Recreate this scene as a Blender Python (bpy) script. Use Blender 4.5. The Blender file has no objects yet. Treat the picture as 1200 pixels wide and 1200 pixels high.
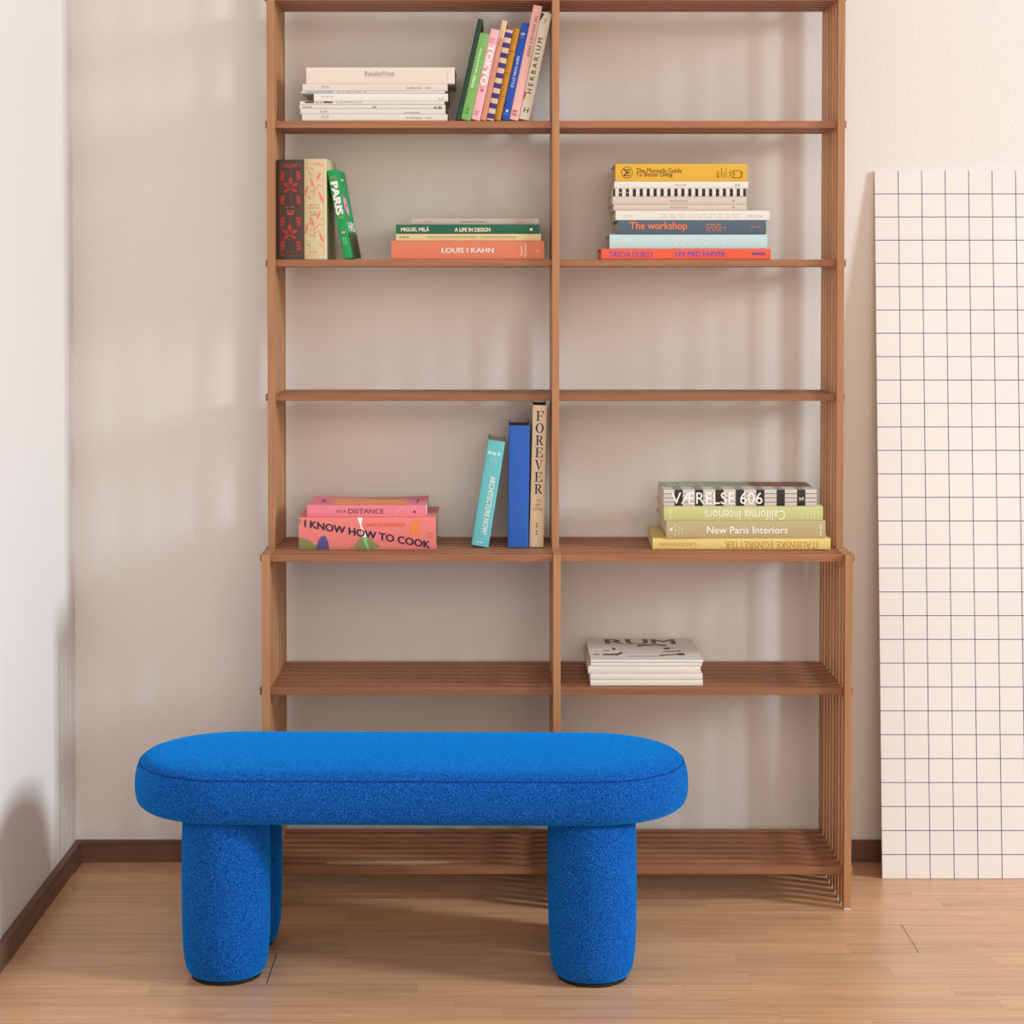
import bpy, bmesh, math, random
from mathutils import Vector, Matrix

SC = bpy.context.scene
COL = SC.collection
R = math.radians
random.seed(7)

# ------------------------------------------------------------------ camera, light, exposure
SC.view_settings.view_transform = 'Standard'
SC.view_settings.look = 'None'
SC.view_settings.gamma = 1.0
SC.view_settings.exposure = 0.03
SC.view_settings.use_curve_mapping = False

cam_data = bpy.data.cameras.new('camera')
cam = bpy.data.objects.new('camera', cam_data)
COL.objects.link(cam)
cam.location = (0.0, -3.8072, 1.2427)
cam.rotation_euler = (math.pi / 2 - 0.026, 0, 0)
cam_data.sensor_width = 36.0
cam_data.lens = 2271.66 / 1200 * 36
cam_data.shift_x = (600 - 589.59) / 1200
cam_data.shift_y = (389.46 - 600) / 1200
cam_data.clip_end = 60
SC.camera = cam

world = bpy.data.worlds.new('room_daylight')
SC.world = world
world.use_nodes = True
world.node_tree.nodes['Background'].inputs['Color'].default_value = (1.0, 0.965, 0.939, 1)
world.node_tree.nodes['Background'].inputs['Strength'].default_value = 0.575

key_data = bpy.data.lights.new('window_daylight', 'AREA')
key_data.shape = 'RECTANGLE'
key_data.size = 1.05
key_data.size_y = 1.6
key_data.energy = 106
key_data.color = (0.792, 0.915, 1.0)
key = bpy.data.objects.new('window_daylight', key_data)
COL.objects.link(key)
key.location = (6.9, -2.5, 3.3)
key_data.spread = R(85)
key.rotation_euler = (Vector((-0.1, -0.1, 0.35)) - key.location).to_track_quat('-Z', 'Y').to_euler()

fill_data = bpy.data.lights.new('added_front_fill', 'AREA')  # added fill lamp behind the camera, brightens the shelf bays; no known window there
fill_data.shape = 'RECTANGLE'
fill_data.size = 3.0
fill_data.size_y = 3.0
fill_data.energy = 94
fill_data.color = (1.0, 0.83, 0.681)
fill = bpy.data.objects.new('added_front_fill', fill_data)
COL.objects.link(fill)
fill.location = (0.69, -5.65, 2.07)
fill.rotation_euler = (Vector((0.2, 0.2, 0.9)) - fill.location).to_track_quat('-Z', 'Y').to_euler()

# ------------------------------------------------------------------ helpers
def lin(c):
    out = []
    for v in c:
        v = v / 255.0
        out.append(v / 12.92 if v <= 0.04045 else ((v + 0.055) / 1.055) ** 2.4)
    return tuple(out) + (1.0,)

def link(o, parent=None):
    COL.objects.link(o)
    if parent is not None:
        o.parent = parent
    return o

def tag(o, label=None, cat=None, group=None, kind=None):
    if label: o['label'] = label
    if cat: o['category'] = cat
    if group: o['group'] = group
    if kind: o['kind'] = kind
    return o

def empty(name, loc, rot=(0, 0, 0)):
    o = bpy.data.objects.new(name, None)
    o.empty_display_size = 0.05
    o.location = loc
    o.rotation_euler = rot
    return link(o)

def mesh_obj(name, bm, mat, parent=None, smooth=None):
    me = bpy.data.meshes.new(name)
    bm.to_mesh(me)
    bm.free()
    if mat: me.materials.append(mat)
    if smooth:
        me.polygons.foreach_set('use_smooth', [True] * len(me.polygons))
    return link(bpy.data.objects.new(name, me), parent)

def add_box(bm, x0, x1, y0, y1, z0, z1, bev=0.0):
    v = [bm.verts.new(c) for c in ((x0, y0, z0), (x1, y0, z0), (x1, y1, z0), (x0, y1, z0),
                                   (x0, y0, z1), (x1, y0, z1), (x1, y1, z1), (x0, y1, z1))]
    fs = [bm.faces.new([v[i] for i in q]) for q in
          ((0, 3, 2, 1), (4, 5, 6, 7), (0, 1, 5, 4), (1, 2, 6, 5), (2, 3, 7, 6), (3, 0, 4, 7))]
    if bev:
        es = {e for f in fs for e in f.edges}
        bmesh.ops.bevel(bm, geom=list(es), offset=bev, segments=2, profile=0.6, affect='EDGES')

def box(name, b, mat, parent=None, bev=0.0):
    bm = bmesh.new()
    add_box(bm, *b, bev=bev)
    return mesh_obj(name, bm, mat, parent)

class NT:
    """tiny node-building helper"""
    def __init__(self, name):
        self.m = bpy.data.materials.new(name)
        self.m.use_nodes = True
        self.t = self.m.node_tree
        self.b = self.t.nodes['Principled BSDF']
    def n(self, kind, **props):
        nd = self.t.nodes.new(kind)
        for k, v in props.items(): setattr(nd, k, v)
        return nd
    def l(self, a, b): self.t.links.new(a, b)
    def val(self, sock, v):
        if hasattr(v, 'links') or isinstance(v, bpy.types.NodeSocket): self.l(v, sock)
        else: sock.default_value = v
    def math(self, op, a, b=None, c=None):
        nd = self.n('ShaderNodeMath', operation=op)
        self.val(nd.inputs[0], a)
        if b is not None: self.val(nd.inputs[1], b)
        if c is not None: self.val(nd.inputs[2], c)
        return nd.outputs[0]
    def mix(self, fac, a, b, blend='MIX'):
        nd = self.n('ShaderNodeMix', data_type='RGBA', blend_type=blend)
        self.val(nd.inputs[0], fac); self.val(nd.inputs[6], a); self.val(nd.inputs[7], b)
        return nd.outputs[2]
    def coord(self, which='Object'):
        return self.n('ShaderNodeTexCoord').outputs[which]
    def mapped(self, vec, scale):
        nd = self.n('ShaderNodeMapping')
        self.l(vec, nd.inputs['Vector'])
        nd.inputs['Scale'].default_value = scale
        return nd.outputs['Vector']
    def noise(self, vec, scale, detail=3.0, rough=0.5):
        nd = self.n('ShaderNodeTexNoise')
        self.l(vec, nd.inputs['Vector'])
        nd.inputs['Scale'].default_value = scale
        nd.inputs['Detail'].default_value = detail
        nd.inputs['Roughness'].default_value = rough
        return nd.outputs['Fac']
    def ramp(self, fac, stops):
        nd = self.n('ShaderNodeValToRGB')
        self.l(fac, nd.inputs['Fac'])
        els = nd.color_ramp.elements
        while len(els) < len(stops): els.new(0.5)
        for e, (p, c) in zip(els, stops):
            e.position = p; e.color = c
        return nd.outputs['Color']
    def bump(self, h, strength, dist=0.001):
        nd = self.n('ShaderNodeBump')
        nd.inputs['Strength'].default_value = 0.575
        nd.inputs['Distance'].default_value = dist
        self.l(h, nd.inputs['Height'])
        self.l(nd.outputs['Normal'], self.b.inputs['Normal'])
    def done(self, color, rough=0.5, spec=0.5):
        self.val(self.b.inputs['Base Color'], color)
        self.val(self.b.inputs['Roughness'], rough)
        self.b.inputs['Specular IOR Level'].default_value = spec
        return self.m

_cache = {}
def paper(c, rough=0.55, spec=0.3):
    """printed paper or book cloth in one colour with a faint fibre grain"""
    key_ = (tuple(c), rough)
    if key_ in _cache: return _cache[key_]
    t = NT('printed_cover_%02x%02x%02x' % tuple(c))
    n = t.noise(t.coord(), 900, 2)
    base = tuple(v * 0.93 for v in lin(c)[:3]) + (1,)
    dark = tuple(v * 0.93 for v in base[:3]) + (1,)
    _cache[key_] = t.done(t.ramp(n, [(0.35, dark), (0.65, base)]), rough, spec)
    return _cache[key_]

def ink(c):
    key_ = ('ink',) + tuple(c)
    if key_ in _cache: return _cache[key_]
    t = NT('ink_%02x%02x%02x' % tuple(c))
    n = t.noise(t.coord(), 700, 1)
    base = lin(c)
    _cache[key_] = t.done(t.ramp(n, [(0.3, tuple(v * 0.94 for v in base[:3]) + (1,)), (0.7, base)]), 0.5, 0.3)
    return _cache[key_]

def page_paper(c):
    key_ = ('page',) + tuple(c)
    if key_ in _cache: return _cache[key_]
    t = NT('page_edges_%02x%02x%02x' % tuple(c))
    v = t.mapped(t.coord(), (3, 3, 2600))
    n = t.noise(v, 1.0, 2)
    base = lin(c)
    _cache[key_] = t.done(t.ramp(n, [(0.3, tuple(x * 0.72 for x in base[:3]) + (1,)), (0.65, base)]), 0.8, 0.1)
    return _cache[key_]

def wall_paint(name, c):
    t = NT(name)
    co = t.coord()
    big = t.noise(co, 1.3, 3)
    fine = t.noise(co, 160, 3)
    base = lin(c)
    col = t.ramp(big, [(0.3, tuple(v * 0.97 for v in base[:3]) + (1,)), (0.7, base)])
    t.bump(fine, 0.05, 0.001)
    return t.done(col, 0.75, 0.2)

def shelf_wood(name, axis, c0, c1, c2):
    t = NT(name)
    co = t.coord()
    isl = t.n('ShaderNodeNewGeometry').outputs['Random Per Island']
    oi = t.n('ShaderNodeObjectInfo').outputs['Random']
    rnd = t.math('FRACT', t.math('ADD', t.math('MULTIPLY', isl, 7.31), t.math('MULTIPLY', oi, 3.17)))
    off = t.n('ShaderNodeCombineXYZ')
    for i in range(3): t.l(t.math('MULTIPLY', rnd, 9.0 + i * 5), off.inputs[i])
    add = t.n('ShaderNodeVectorMath', operation='ADD')
    t.l(co, add.inputs[0]); t.l(off.outputs[0], add.inputs[1])
    sc = [130, 130, 130]; sc[axis] = 5
    g = t.noise(t.mapped(add.outputs[0], tuple(sc)), 1.0, 5, 0.6)
    sc2 = [22, 22, 22]; sc2[axis] = 1.6
    g2 = t.noise(t.mapped(add.outputs[0], tuple(sc2)), 1.0, 2)
    col = t.ramp(g, [(0.25, c0), (0.5, c1), (0.78, c2)])
    tone = t.math('MULTIPLY_ADD', rnd, 0.26, 0.86)
    tone = t.math('MULTIPLY', tone, t.math('MULTIPLY_ADD', g2, 0.3, 0.85))
    cmb = t.n('ShaderNodeCombineColor')
    for i in range(3): t.l(tone, cmb.inputs[i])
    # little pale nicks where the oil has worn off
    nick = t.noise(t.mapped(add.outputs[0], tuple(v * 0.35 for v in sc)), 1.0, 1)
    mask = t.math('GREATER_THAN', nick, 0.765)
    col = t.mix(1.0, col, cmb.outputs[0], 'MULTIPLY')
    col = t.mix(t.math('MULTIPLY', mask, 0.5), col, (0.62, 0.43, 0.28, 1))
    t.bump(g, 0.15, 0.0006)
    return t.done(col, 0.45, 0.35)

WALL = wall_paint('warm_white_wall_paint', (229, 224, 219))
WALL_SIDE = wall_paint('warm_white_side_wall_paint', (229, 224, 219))
POST = shelf_wood('oiled_pine_upright', 2, (0.36, 0.162, 0.070, 1), (0.43, 0.203, 0.092, 1), (0.50, 0.250, 0.118, 1))
SLAT = shelf_wood('oiled_pine_slat', 0, (0.245, 0.096, 0.042, 1), (0.305, 0.124, 0.056, 1), (0.37, 0.160, 0.076, 1))

def floor_mat():
    t = NT('oak_parquet')
    sep = t.n('ShaderNodeSeparateXYZ')
    t.l(t.coord(), sep.inputs[0])
    x, y = sep.outputs[0], sep.outputs[1]
    W_ = 0.1605; S_ = W_ / 3
    yb = t.math('DIVIDE', t.math('ADD', y, 0.2483), W_)
    brd = t.math('FLOOR', yb)
    ys = t.math('MULTIPLY', yb, 3.0)
    strip = t.math('FLOOR', ys)
    def white(a, b=None):
        c = t.n('ShaderNodeCombineXYZ')
        t.val(c.inputs[0], a)
        if b is not None: t.val(c.inputs[1], b)
        w = t.n('ShaderNodeTexWhiteNoise', noise_dimensions='2D')
        t.l(c.outputs[0], w.inputs['Vector'])
        return w.outputs['Value']
    # staves inside each strip
    sx = t.math('ADD', t.math('DIVIDE', x, 0.47), t.math('MULTIPLY', white(strip, 3.7), 6.0))
    stave = t.math('FLOOR', sx)
    tone = white(stave, strip)
    # board end joints: two that the photograph shows, others spread out
    b0 = t.math('COMPARE', brd, 0.0, 0.3)
    b1 = t.math('COMPARE', brd, -1.0, 0.3)
    other = t.math('MULTIPLY', t.math('MULTIPLY_ADD', white(brd, 11.3), 0.06, 1.25), t.math('SUBTRACT', 1.0, t.math('ADD', b0, b1)))
    joff = t.math('ADD', other, t.math('ADD', t.math('MULTIPLY', b0, 0.770), t.math('MULTIPLY', b1, -0.419)))
    jx = t.math('FRACT', t.math('ADD', t.math('DIVIDE', t.math('SUBTRACT', x, joff), 2.2), 20.5))
    jl = t.math('LESS_THAN', t.math('ABSOLUTE', t.math('SUBTRACT', jx, 0.5)), 0.0012 / 2.2)
    def edge(v, w):
        f = t.math('FRACT', v)
        return t.math('LESS_THAN', t.math('MINIMUM', f, t.math('SUBTRACT', 1.0, f)), w)
    bl = edge(yb, 0.0006 / W_)
    sl = edge(ys, 0.0004 / S_)
    el = edge(sx, 0.0005 / 0.47)
    # grain
    cmb = t.n('ShaderNodeCombineXYZ')
    t.l(t.math('ADD', x, t.math('MULTIPLY', tone, 17.0)), cmb.inputs[0])
    t.l(t.math('ADD', y, t.math('MULTIPLY', tone, 5.0)), cmb.inputs[1])
    g = t.noise(t.mapped(cmb.outputs[0], (3.0, 75.0, 1.0)), 1.0, 6, 0.62)
    g3 = t.noise(t.mapped(cmb.outputs[0], (14.0, 420.0, 1.0)), 1.0, 2, 0.5)
    g2 = t.noise(t.mapped(cmb.outputs[0], (1.2, 9.0, 1.0)), 1.0, 3)
    col = t.ramp(g, [(0.22, (0.42, 0.212, 0.100, 1)), (0.5, (0.61, 0.335, 0.172, 1)), (0.8, (0.73, 0.43, 0.235, 1))])
    k = t.math('MULTIPLY_ADD', tone, 0.16, 0.88)
    k = t.math('MULTIPLY', k, t.math('MULTIPLY_ADD', g2, 0.28, 0.86))
    k = t.math('MULTIPLY', k, t.math('MULTIPLY_ADD', g3, 0.34, 0.83))
    k = t.math('MULTIPLY', k, t.math('SUBTRACT', 1.0, t.math('MULTIPLY', sl, 0.10)))
    k = t.math('MULTIPLY', k, t.math('SUBTRACT', 1.0, t.math('MULTIPLY', el, 0.18)))
    k = t.math('MULTIPLY', k, t.math('SUBTRACT', 1.0, t.math('MULTIPLY', bl, 0.38)))
    k = t.math('MULTIPLY', k, t.math('SUBTRACT', 1.0, t.math('MULTIPLY', jl, 0.75)))
    c = t.n('ShaderNodeCombineColor')
    for i in range(3): t.l(k, c.inputs[i])
    col = t.mix(1.0, col, c.outputs[0], 'MULTIPLY')
    t.bump(g, 0.08, 0.0005)
    t.b.inputs['Coat Weight'].default_value = 0.25
    t.b.inputs['Coat Roughness'].default_value = 0.22
    return t.done(col, t.math('MULTIPLY_ADD', g2, 0.12, 0.30), 0.55)
FLOOR = floor_mat()

def dark_wood():
    t = NT('dark_stained_baseboard')
    g = t.noise(t.mapped(t.coord(), (4, 4, 110)), 1.0, 5, 0.6)
    t.bump(g, 0.2, 0.0006)
    return t.done(t.ramp(g, [(0.25, (0.085, 0.036, 0.024, 1)), (0.5, (0.145, 0.066, 0.044, 1)), (0.8, (0.20, 0.10, 0.068, 1))]), 0.45, 0.35)
BASE = dark_wood()

def fabric(name, scale_):
    t = NT(name)
    co = t.coord()
    n1 = t.noise(co, 400, 1.0, 0.5)
    n2 = t.noise(co, 800, 1.0, 0.5)
    big = t.noise(co, 9, 3)
    h = t.math('ADD', t.math('MULTIPLY', n1, 0.55), t.math('MULTIPLY', n2, 0.45))
    col = t.ramp(h, [(0.34, (0.002, 0.028, 0.17, 1)), (0.5, (0.005, 0.068, 0.33, 1)), (0.66, (0.018, 0.165, 0.58, 1))])
    k = t.math('MULTIPLY_ADD', big, 0.16, 0.92)
    c = t.n('ShaderNodeCombineColor')
    for i in range(3): t.l(k, c.inputs[i])
    col = t.mix(1.0, col, c.outputs[0], 'MULTIPLY')
    t.bump(h, 0.55, 0.0016)
    t.b.inputs['Sheen Weight'].default_value = 0.85
    t.b.inputs['Sheen Roughness'].default_value = 0.5
    t.l(t.ramp(h, [(0.36, (0.0, 0.20, 0.75, 1)), (0.64, (0.0, 0.42, 1.0, 1))]), t.b.inputs['Sheen Tint'])
    return t.done(col, 0.9, 0.05)
BLUE = fabric('woven_blue_upholstery', 1)

def plain(name, c, rough=0.5, spec=0.4):
    t = NT(name)
    n = t.noise(t.coord(), 60, 2)
    base = lin(c)
    return t.done(t.ramp(n, [(0.3, tuple(v * 0.92 for v in base[:3]) + (1,)), (0.7, base)]), rough, spec)
SEAM = plain('dark_blue_thread', (14, 52, 120), 0.9, 0.1)
GLIDE = plain('black_plastic_glide', (22, 20, 20), 0.6)
PAD = plain('pale_felt_pad', (214, 204, 192), 0.9, 0.1)

def grid_mat():
    t = NT('white_laminate_with_navy_grid')
    sep = t.n('ShaderNodeSeparateXYZ')
    t.l(t.coord(), sep.inputs[0])
    def lines(v, pitch, w):
        f = t.math('FRACT', t.math('ADD', t.math('DIVIDE', v, pitch), 10.0))
        return t.math('LESS_THAN', t.math('MINIMUM', f, t.math('SUBTRACT', 1.0, f)), w / pitch)
    x_, z_ = sep.outputs[0], sep.outputs[2]
    vert = t.math('MULTIPLY', lines(x_, 0.0499, 0.00085), t.math('GREATER_THAN', x_, 0.006))
    hor = t.math('MULTIPLY', lines(z_, 1.4835 / 30, 0.00085), t.math('MULTIPLY', t.math('GREATER_THAN', z_, 0.006), t.math('LESS_THAN', z_, 1.4775)))
    m = t.math('MAXIMUM', vert, hor)
    n = t.noise(t.coord(), 3, 2)
    white = t.ramp(n, [(0.3, lin((226, 221, 217))), (0.7, lin((231, 227, 223)))])
    return t.done(t.mix(m, white, lin((70, 74, 108))), 0.4, 0.35)
GRID = grid_mat()

# ------------------------------------------------------------------ the room
YW = 0.3285      # back wall plane
XW = -0.917      # left wall plane
def struct(name, b, mat):
    return tag(box(name, b, mat), kind='structure')
struct('floor', (XW - 0.1, 4.8, -6.0, YW + 0.1, -0.08, 0.0), FLOOR)
struct('wall_back', (XW - 0.1, 4.8, YW, YW + 0.12, 0.0, 2.9), WALL)
struct('wall_left', (XW - 0.12, XW, -6.0, YW, 0.0, 2.9), WALL_SIDE)
tag(box('baseboard_back', (XW, 4.8, 0.3145, YW, 0.0, 0.0455), BASE, bev=0.0012), kind='structure')
tag(box('baseboard_left', (XW, XW + 0.014, -6.0, 0.3145, 0.0, 0.0455), BASE, bev=0.0012), kind='structure')

# ------------------------------------------------------------------ slatted bookshelf
P_, T_ = 0.036, 0.018
XL, XR, XM, PW = -0.4761, 0.6889, 0.1061, 0.0147
LH = 0.0144
SHELF_Z = {1: 1.8251, 2: 1.5687, 3: 1.2883, 4: 1.0154, 5: 0.7031, 6: 0.438, 7: 0.0797}
shelf = empty('bookshelf', ((XL + XR) / 2, 0.153, 0))
tag(shelf, 'tall pine bookshelf of thin slats with a deeper lower half against the wall', 'bookshelf')
def local(b):
    ox, oy = shelf.location.x, shelf.location.y
    return (b[0] - ox, b[1] - ox, b[2] - oy, b[3] - oy, b[4], b[5])
random.seed(3)
for k in range(9):
    for x0 in (XL, XM - PW / 2, XR - PW):
        top = 0.7045 + random.uniform(-0.0008, 0.0008) if k < 3 else 2.02
        box('upright_post', local((x0, x0 + PW, k * P_, k * P_ + T_, 0.0035, top)), POST, shelf, bev=0.0011)
        box('foot_pad', local((x0 + 0.001, x0 + PW - 0.001, k * P_ + 0.001, k * P_ + T_ - 0.001, 0.0, 0.0035)), PAD, shelf)
for i, z in SHELF_Z.items():
    bm = bmesh.new()
    for k in range(0 if i >= 5 else 3, 8):
        e = random.uniform(-0.001, 0.001)
        dz = random.uniform(-0.0004, 0.0)
        add_box(bm, *local((XL - 0.006 + e, XR + 0.006 + e, k * P_ + T_ + 0.0003, (k + 1) * P_ - 0.0003, z - LH + dz, z + dz)), bev=0.0011)
    mesh_obj('slatted_shelf', bm, SLAT, shelf)
bm = bmesh.new()
for k in range(3, 8):
    add_box(bm, *local((XL - 0.006, XR + 0.006, k * P_ + T_ + 0.0003, (k + 1) * P_ - 0.0003, 2.02 - LH, 2.02)), bev=0.0011)
mesh_obj('slatted_shelf', bm, SLAT, shelf)

# ------------------------------------------------------------------ blue bench
bench = empty('bench', (-0.1675, -0.2755, 0), (0, 0, -0.0137))
tag(bench, 'low royal blue upholstered bench with four fat round legs, standing in front of the bookshelf', 'bench')
HA, RA = 0.506, 0.18
def stadium(inset, z, n=28):
    r = max(RA - inset, 0.002)
    s = HA - RA
    pts = []
    for j in range(n + 1):
        a = -math.pi / 2 + math.pi * j / n
        pts.append((s + r * math.cos(a), r * math.sin(a), z))
    for j in range(n + 1):
        a = math.pi / 2 + math.pi * j / n
        pts.append((-s + r * math.cos(a), r * math.sin(a), z))
    # extra points along the straight sides keep the quads short
    out = []
    for q in range(len(pts)):
        p0, p1 = Vector(pts[q]), Vector(pts[(q + 1) % len(pts)])
        out.append(p0)
        if (p1 - p0).length > 0.3:
            for m in range(1, 16): out.append(p0.lerp(p1, m / 16))
    return out
def loft(bm, rings, cap=True):
    rows = [[bm.verts.new(p) for p in r] for r in rings]
    for a, b in zip(rows, rows[1:]):
        for j in range(len(a)):
            bm.faces.new((a[j], a[(j + 1) % len(a)], b[(j + 1) % len(a)], b[j]))
    if cap:
        bm.faces.new(list(reversed(rows[0])))
        bm.faces.new(rows[-1])
    return rows
ZB, ZS = 0.2905, 0.3705
prof = [(0.10, ZB), (0.03, ZB), (0.020, ZB + 0.0005), (0.012, ZB + 0.003), (0.006, ZB + 0.008), (0.0025, ZB + 0.016), (0.0005, ZB + 0.028),
        (0.0, ZB + 0.040), (0.001, ZB + 0.055), (0.0035, ZB + 0.068), (0.0065, ZS - 0.004), (0.0080, ZS - 0.0012), (0.0096, ZS),
        (0.0095, ZS + 0.0014), (0.0125, ZS + 0.005), (0.019, ZS + 0.0095), (0.028, ZS + 0.0125), (0.045, ZS + 0.0150), (0.075, ZS + 0.0172),
        (0.11, ZS + 0.0188), (0.15, ZS + 0.0196), (0.176, ZS + 0.0198)]
bm = bmesh.new()
loft(bm, [stadium(d, z) for d, z in prof])
bmesh.ops.recalc_face_normals(bm, faces=bm.faces)
seat = mesh_obj('seat', bm, BLUE, bench, smooth=True)
bm = bmesh.new()
rings = []
path = stadium(0.0088, ZS + 0.0002, 40)
m_ = len(path)
for j in range(m_):
    p = path[j]
    tg = (path[(j + 1) % m_] - path[j - 1]).normalized()
    nrm = Vector((tg.y, -tg.x, 0))
    rings.append([p + nrm * (0.0009 * math.cos(a)) + Vector((0, 0, 0.0009 * math.sin(a))) for a in (0, 1.05, 2.09, 3.14, 4.19, 5.24)])
rows = [[bm.verts.new(p) for p in r] for r in rings]
for j in range(m_):
    a, b = rows[j], rows[(j + 1) % m_]
    for q in range(6): bm.faces.new((a[q], a[(q + 1) % 6], b[(q + 1) % 6], b[q]))
bmesh.ops.recalc_face_normals(bm, faces=bm.faces)
mesh_obj('seam', bm, SEAM, seat, smooth=True)['label'] = 'dark stitched seam running round the cushion'
def ring(r, z, n=48, cx=0.0, cy=0.0):
    return [Vector((cx + r * math.cos(2 * math.pi * j / n), cy + r * math.sin(2 * math.pi * j / n), z)) for j in range(n)]
for lx in (-0.3285, 0.3285):
    for ly in (-0.0835, 0.0835):
        bm = bmesh.new()
        loft(bm, [ring(r, z, 48, lx, ly) for r, z in
                  ((0.050, 0.0062), (0.060, 0.0064), (0.0655, 0.0085), (0.0695, 0.014), (0.0725, 0.022), (0.0752, 0.036), (0.0772, 0.058), (0.0787, 0.095),
                   (0.0792, 0.14), (0.0792, 0.19), (0.0785, 0.24), (0.0775, 0.275), (0.0765, ZB + 0.0005))])
        bmesh.ops.recalc_face_normals(bm, faces=bm.faces)
        leg = mesh_obj('leg', bm, BLUE, bench, smooth=True)
        bm = bmesh.new()
        loft(bm, [ring(0.062, 0.0, 40, lx, ly), ring(0.063, 0.0063, 40, lx, ly)])
        bmesh.ops.recalc_face_normals(bm, faces=bm.faces)
        mesh_obj('foot_glide', bm, GLIDE, leg)['label'] = 'black disc under the leg'

# ------------------------------------------------------------------ leaning grid board
HB = 1.4835
lean = math.asin((YW - 0.001 - 0.0062 - 0.1983) / HB)
bm = bmesh.new()
add_box(bm, 0, 0.80, 0, 0.006, 0, HB, bev=0.0005)
board = mesh_obj('grid_board', bm, GRID)
board.location = (0.7897, 0.1983, 0.0007)
board.rotation_euler = (-lean, 0, 0)
tag(board, 'large white panel with a thin navy grid, leaning on the wall beside the bookshelf', 'panel')

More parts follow.
